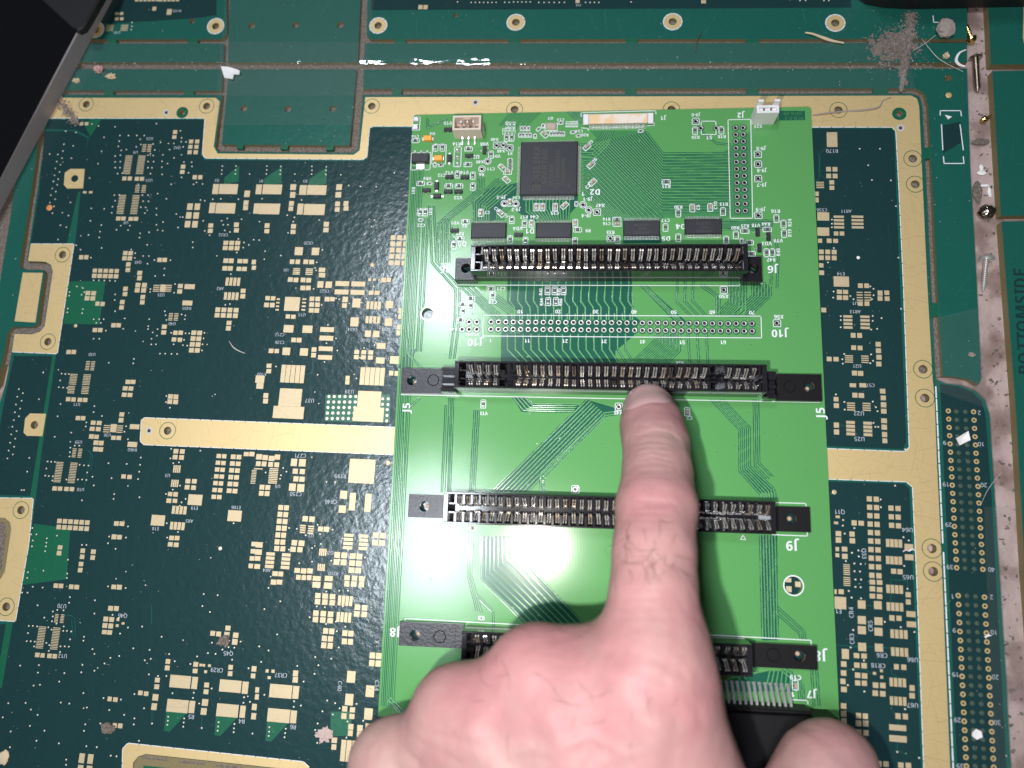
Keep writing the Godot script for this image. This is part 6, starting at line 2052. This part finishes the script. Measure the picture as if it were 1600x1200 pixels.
# ---------------------------------------------------------------- loose things
func screw(at: Vector3, dir: Vector3, head_r: float, head_h: float, r: float, long: float, m: Material, label: String) -> void:
	var t := thing("screw", label, "screw", at)
	var up := dir.normalized()
	var side := up.cross(Vector3.UP).normalized()
	var basis_ := Basis(side, up, side.cross(up)).orthonormalized()
	var tr := Transform3D(basis_, Vector3.ZERO)
	var st := st_new()
	lathe(st, [Vector2(0, -head_h), Vector2(head_r * 0.55, -head_h * 0.95), Vector2(head_r * 0.92, -head_h * 0.5), Vector2(head_r, -0.1), Vector2(head_r * 0.9, 0.0), Vector2(r, 0.0)], 20, tr)
	part("head", done(st), t, m)
	st = st_new()
	var prof := []
	var n := int(long / 0.35)
	for k in n:
		prof.append(Vector2(r * (1.0 if k % 2 == 0 else 0.78), k * long / n))
	prof.append(Vector2(r * 0.2, long + r))
	prof.append(Vector2(0.0, long + r))
	lathe(st, prof, 14, tr)
	part("thread", done(st), t, m)


# an uneven lump
func lump(called: String, at: Vector3, size: Vector3, sd: int, m: Material, label: String, category: String, rough := 0.35) -> void:
	var noise := FastNoiseLite.new()
	noise.seed = sd
	noise.frequency = 0.9
	var st := SurfaceTool.new()
	st.begin(Mesh.PRIMITIVE_TRIANGLES)
	st.set_smooth_group(-1)
	var n := 12
	var g := []
	for j in n + 1:
		var row := []
		for i in n * 2:
			var th := PI * j / n
			var ph := TAU * i / (n * 2)
			var d := Vector3(sin(th) * cos(ph), cos(th), sin(th) * sin(ph))
			var q := d * (1.0 + rough * noise.get_noise_3d(d.x * 1.6, d.y * 1.6, d.z * 1.6) * 2.0)
			var p := at + q * size
			p.y = maxf(p.y, at.y - size.y * 0.85)
			row.append(p)
		g.append(row)
	for j in n:
		for i in n * 2:
			var k := (i + 1) % (n * 2)
			quad(st, g[j][i], g[j + 1][i], g[j + 1][k], g[j][k])
	st.generate_normals()
	single(called, st.commit(), m, label, category)


# a bent flake of sheet plastic
func flake(called: String, list: Array, h: float, thick: float, bend: float, m: Material, label: String, category: String) -> void:
	var pts := PackedVector2Array()
	for i in range(0, list.size(), 2):
		var p := px(list[i], list[i + 1], h)
		pts.append(Vector2(p.x, p.z))
	if Geometry2D.is_polygon_clockwise(pts):
		pts.reverse()
	var mid := Vector2.ZERO
	for p in pts:
		mid += p / pts.size()
	var st := st_new()
	for i in pts.size():
		var a := pts[i]
		var b := pts[(i + 1) % pts.size()]
		var ya := h + bend * a.distance_to(mid) * 0.25
		var yb := h + bend * b.distance_to(mid) * 0.25
		for p in [Vector3(mid.x, h + thick, mid.y), Vector3(a.x, ya + thick, a.y), Vector3(b.x, yb + thick, b.y)]:
			st.add_vertex(p * MM)
		for p in [Vector3(mid.x, h, mid.y), Vector3(b.x, yb, b.y), Vector3(a.x, ya, a.y)]:
			st.add_vertex(p * MM)
		quad(st, Vector3(a.x, ya, a.y), Vector3(b.x, yb, b.y), Vector3(b.x, yb + thick, b.y), Vector3(a.x, ya + thick, a.y))
	single(called, done(st), m, label, category)


func fibre(list: Array, h: float, r: float, m: Material, called: String, label: String, category: String) -> void:
	var c := Curve3D.new()
	var n := list.size() / 2
	for i in n:
		var p := px(list[i * 2], list[i * 2 + 1], h + 0.3 * sin(i * 2.1))
		var q := px(list[maxi(0, i - 1) * 2], list[maxi(0, i - 1) * 2 + 1], h)
		var s := px(list[mini(n - 1, i + 1) * 2], list[mini(n - 1, i + 1) * 2 + 1], h)
		c.add_point(p, (q - s) / 6.0, (s - q) / 6.0)
	var pts := c.tessellate_even_length(4, 0.8)
	var rad := PackedFloat32Array()
	for i in pts.size():
		rad.append(r * 0.7 * (1.0 - 0.5 * absf(2.0 * i / pts.size() - 1.0)))
	var st := st_new()
	tube(st, pts, rad, 6)
	single(called, done(st), m, label, category)


func scatter(called: String, count: int, where: Callable, size: Vector2, m: Material, label: String, category: String, long := 1.0) -> void:
	var st := st_new()
	bx(st, Vector3(-0.5, -0.5, -0.5), Vector3(0.5, 0.5, 0.5))
	var mesh := done(st, m)
	var mm := MultiMesh.new()
	mm.transform_format = MultiMesh.TRANSFORM_3D
	mm.use_colors = true
	mm.mesh = mesh
	mm.instance_count = count
	for k in count:
		var p: Vector3 = where.call()
		var s := rng.randf_range(size.x, size.y)
		var b := Basis.from_euler(Vector3(rng.randf() * 6.0, rng.randf() * 6.0, rng.randf() * 6.0)).scaled_local(Vector3(s * rng.randf_range(1.0, long), s * rng.randf_range(0.3, 1.0), s * rng.randf_range(0.3, 1.0)))
		mm.set_instance_transform(k, Transform3D(b, p * MM))
		var t := rng.randf_range(0.45, 1.3)
		mm.set_instance_color(k, Color(t * rng.randf_range(0.92, 1.06), t, t * rng.randf_range(0.9, 1.05)))
	var o := MultiMeshInstance3D.new()
	o.name = numbered(called)
	o.multimesh = mm
	add_child(o)
	tag(o, label, category)
	o.set_meta("kind", "stuff")


# a low felted heap of dust
func mound() -> void:
	var noise := FastNoiseLite.new()
	noise.seed = 77
	noise.frequency = 0.35
	noise.fractal_octaves = 5
	var st := SurfaceTool.new()
	st.begin(Mesh.PRIMITIVE_TRIANGLES)
	st.set_smooth_group(-1)
	var n := 110
	var g := []
	for j in n + 1:
		var row := []
		for i in n + 1:
			var u := lerpf(1318, 1450, float(i) / n)
			var v := lerpf(12, 146, float(j) / n)
			var p := px(u, v, 0.2)
			var a := Vector2((u - 1396 + (v - 72) * 0.25) / 44.0, (v - 72) / 30.0).length()
			var tail := Vector2((u - 1413) / 10.0, (v - 95) / 48.0).length()
			var w := maxf(1.08 - a, 1.0 - tail) + noise.get_noise_2d(p.x, p.z) * 0.75
			var y := -0.4 + 2.0 * smoothstep(0.0, 1.1, w) + 0.5 * noise.get_noise_2d(p.x * 5.0, p.z * 5.0) * smoothstep(0.0, 0.4, w)
			row.append(Vector3(p.x, y, p.z))
		g.append(row)
	for j in n:
		for i in n:
			if maxf(maxf(g[j][i].y, g[j][i + 1].y), maxf(g[j + 1][i].y, g[j + 1][i + 1].y)) > 0.0:
				quad(st, g[j][i], g[j][i + 1], g[j + 1][i + 1], g[j + 1][i])
	st.generate_normals()
	var m := cover(mat("felt", Color(0.34, 0.29, 0.265), 0.95), 18, tex(0.09, FastNoiseLite.TYPE_SIMPLEX, 0.0, ramp2(Color(0.30, 0.27, 0.26), Color(1, 1, 1), 0.2, 0.8), 78, 5))
	var o := single("dust_heap", st.commit(), m, "felted heap of grey brown dust on the rails before the black case", "dust")
	o.set_meta("kind", "stuff")


func build_litter() -> void:
	var t := -THICK
	mats.lint.vertex_color_use_as_albedo = true
	mats.lint_pale.vertex_color_use_as_albedo = true
	var p := px(1524, 92, t + 1.5)
	screw(p, px(1528, 150, t + 0.9) - p, 2.1, 1.2, 1.05, 11.0, mats.steel, "dark steel screw with a round head lying in the gap between panels")
	p = px(1517, 60, t + 1.5)
	screw(p, px(1507, 33, t + 1.0) - p, 1.7, 1.8, 0.75, 5.5, mats.brass, "brass screw lying head to head with the dark steel screw")
	p = px(1539, 186, t + 1.2)
	screw(p, px(1560, 176, t + 0.6) - p, 1.2, 1.6, 0.6, 4.0, mats.brass, "small brass screw half under the teal panel edge")
	p = px(1541, 407, t + 2.0)
	screw(p, px(1536, 456, t + 0.7) - p, 2.3, 1.7, 0.75, 9.5, mats.tin, "bright steel screw with a domed head in the gap")
	lump("metal_cap", px(1542, 331, t + 1.6), Vector3(2.6, 1.7, 2.4), 5, mats.steel, "dark rounded metal cap wedged in the gap", "metal cap", 0.12)
	lump("dirt_lump", px(1532, 222, t + 0.6), Vector3(2.6, 0.8, 1.0), 6, mats.grime, "dark oval dirt lump on the white paint of the gap", "dirt")
	lump("dirt_lump", px(1527, 300, t + 0.5), Vector3(1.3, 0.7, 3.6), 7, mats.grime, "long black dirt streak in the gap below the white chips", "dirt")
	lump("eraser_crumb", px(1478, 44, 1.6), Vector3(2.9, 1.8, 3.6), 8, mats.lint, "grey felt like lump beside the brass screw", "lump", 0.15)
	for k in 4:
		var q: Array = [[1534,270,1.4,0.8],[1539,290,1.5,0.5],[1533,262,0.6,1.3],[1546,300,0.6,1.8]][k]
		var l: String = ["flat oval white plastic chip in the gap", "thin white plastic chip lying lower in the gap", "upright white plastic splinter among the chips in the gap", "long white plastic splinter against the teal panel edge"][k]
		lump("plastic_chip", px(q[0], q[1], t + 0.5), Vector3(q[2], 0.5, q[3]), 20 + k, mats.chip_white, l, "plastic chip", 0.2)
	flake("plastic_chip", [347,106, 358,106, 366,108, 376,112, 375,118, 366,117, 365,125, 352,123], 0.7, 0.35, 0.5, mats.chip_white, "white angular plastic chip at the corner of the cut", "plastic chip")
	flake("plastic_chip", [1492,685, 1510,674, 1514,688, 1497,696], 0.6, 0.5, 0.9, mats.chip_white, "folded white plastic scrap between the pin holes", "plastic chip")
	flake("plastic_chip", [1518,1144, 1524,1138, 1532,1142, 1534,1151, 1525,1155, 1518,1150], 0.4, 0.4, 0.3, mats.chip_white, "round white plastic scrap over the filled holes", "plastic chip")
	flake("plastic_chip", [1537,994, 1543,990, 1549,993, 1543,994, 1539,997], 0.3, 0.3, 0.4, mats.chip_white, "tiny white curl beside the number 10", "plastic chip")
	flake("plastic_chip", [1476,180, 1487,183, 1481,187], 0.2, 0.2, 0.3, mats.chip_white, "tiny white triangle inside the printed rectangle", "plastic chip")
	fibre([1411,862, 1416,859, 1420,861, 1426,858, 1431,861], 0.4, 0.35, mats.chip_white, "plastic_strand", "short white plastic strand lying on the gold pads", "strand")
	fibre([1509,78, 1499,83, 1494,94, 1499,101, 1508,104], 0.6, 0.75, mats.chip_white, "plastic_strand", "white hook shaped strand beside the dark steel screw", "strand")
	fibre([1258,51, 1270,53, 1286,59, 1302,64, 1319,67], 0.7, 0.75, mats.wood, "wood_splinter", "pale wood splinter lying across the slot", "splinter")
	fibre([1270,180, 1290,177, 1320,174, 1350,172, 1373,167, 1380,157, 1392,152], 0.4, 0.55, mats.lint, "lint_strand", "brown lint strand across the gold border beside the adapter board", "lint")
	fibre([1097,48, 1090,62, 1086,82], 0.8, 0.22, mats.hair_strand, "hair_strand", "short black hair on the rail beyond the adapter board", "hair")
	fibre([1440,60, 1460,85, 1475,97, 1505,112], 1.0, 0.15, mats.lint_pale, "lint_strand", "long pale thread running from the dust heap to the screw", "lint")
	fibre([1425,80, 1445,68, 1462,55], 1.0, 0.15, mats.lint_pale, "lint_strand", "pale thread sticking out of the dust heap upward", "lint")
	fibre([1565,738, 1553,752, 1542,768, 1532,790], 0.7, 0.10, mats.lint_pale, "lint_strand", "fine pale hair curving beside the number 20", "lint")
	fibre([358,533, 365,543, 375,549, 383,552], 0.3, 0.28, mats.lint_pale, "lint_strand", "short bright curved thread on the dark panel", "lint")
	lump("crumb", px(154, 108, 0.9), Vector3(1.5, 1.2, 1.5), 40, mat("pink_crumb", Color(0.55, 0.32, 0.30), 0.7), "pinkish crumb in the cut beside the black device", "crumb")
	lump("crumb", px(173, 119, 0.7), Vector3(1.7, 0.6, 1.0), 41, mats.wood, "flat cream crumb on the rail beside the pink crumb", "crumb", 0.6)
	lump("crumb", px(119, 126, 0.6), Vector3(1.2, 0.6, 0.8), 42, mats.wood, "small cream crumb close to the black device", "crumb", 0.6)
	lump("crumb", px(168, 1138, 0.3), Vector3(2.0, 0.4, 1.3), 43, mats.grime, "brown flat crumb beside two small pads", "crumb", 0.6)
	lump("crumb", px(349, 1002, 0.3), Vector3(1.7, 0.4, 1.4), 44, mats.grime, "brown rusty crumb among the pads", "crumb", 0.7)
	lump("crumb", px(507, 1149, 0.3), Vector3(1.9, 0.35, 1.9), 45, mat("crust", Color(0.50, 0.38, 0.36), 0.9), "pale pinkish crust spot between the resistor pads", "crumb", 0.8)
	lump("crumb", px(6, 1184, 0.4), Vector3(1.7, 0.6, 2.2), 46, mats.wood, "tan oval crumb at the gold bracket's lower corner", "crumb", 0.2)
	lump("crumb", px(1518, 554, 0.4), Vector3(0.9, 0.5, 0.6), 47, mats.lint, "grey crumb on the green rail beside the lifted tape", "crumb", 0.5)
	lump("crumb", px(1478, 87, 0.5), Vector3(1.0, 0.7, 0.9), 48, mats.wood, "tan crumb at the bare hole beside the dust heap", "crumb", 0.5)
	var heap := func() -> Vector3:
		var a := rng.randfn(0.0, 1.0)
		var b := rng.randfn(0.0, 1.0)
		var u := 1398.0 + a * 22.0 + b * 6.0
		var v := 72.0 + b * 17.0 - a * 5.0
		return px(u, v, 0.15 + absf(rng.randfn(0.0, 1.0)) * 1.6 * exp(-(a * a + b * b) * 0.35))
	mound()
	scatter("dust_crumbs", 800, heap, Vector2(0.05, 0.26), mats.lint, "loose crumbs and fibres round the dust heap on the rails", "dust", 3.5)
	var trail := func() -> Vector3:
		var w := rng.randf()
		return px(lerpf(1424, 1408, w) + rng.randfn(0, 4.5 * (1.0 - w) + 1.0), lerpf(20, 142, w), 0.15 + rng.randf() * 0.9 * (1.0 - w))
	scatter("dust_trail", 3500, trail, Vector2(0.05, 0.28), mats.lint, "brown dust trail running from the black case over the rails", "dust", 3.0)
	var corner := func() -> Vector3:
		var w := rng.randf()
		return px(lerpf(92, 120, w) + rng.randfn(0, 4), lerpf(158, 192, w) + rng.randfn(0, 4), 0.15 + rng.randf() * 0.3)
	scatter("dust_smear", 500, corner, Vector2(0.08, 0.4), mats.lint, "brown dust smear on the gold border beside the device", "dust", 3.0)
	var cut := func() -> Vector3:
		return px(rng.randf_range(110, 1500), rng.randf_range(97, 110), 0.1 + rng.randf() * 0.3)
	scatter("cut_dust", 420, cut, Vector2(0.05, 0.28), mats.lint_pale, "pale dust caught along the long taped cut", "dust", 2.0)
	var gap := func() -> Vector3:
		var v := rng.randf_range(10, 1200)
		return px(lerpf(1528, 1590, v / 1200.0) + rng.randfn(0, 11), v, t + 0.15)
	scatter("gap_dirt", 170, gap, Vector2(0.15, 0.9), mats.grime, "dark dirt crumbs on the table in the gap", "dirt", 2.0)
	var any := func() -> Vector3:
		return px(rng.randf_range(0, 1600), rng.randf_range(0, 1200), 0.13)
	scatter("dust_specks", 1500, any, Vector2(0.05, 0.20), mats.lint_pale, "tiny pale dust specks over the panels", "dust", 2.5)
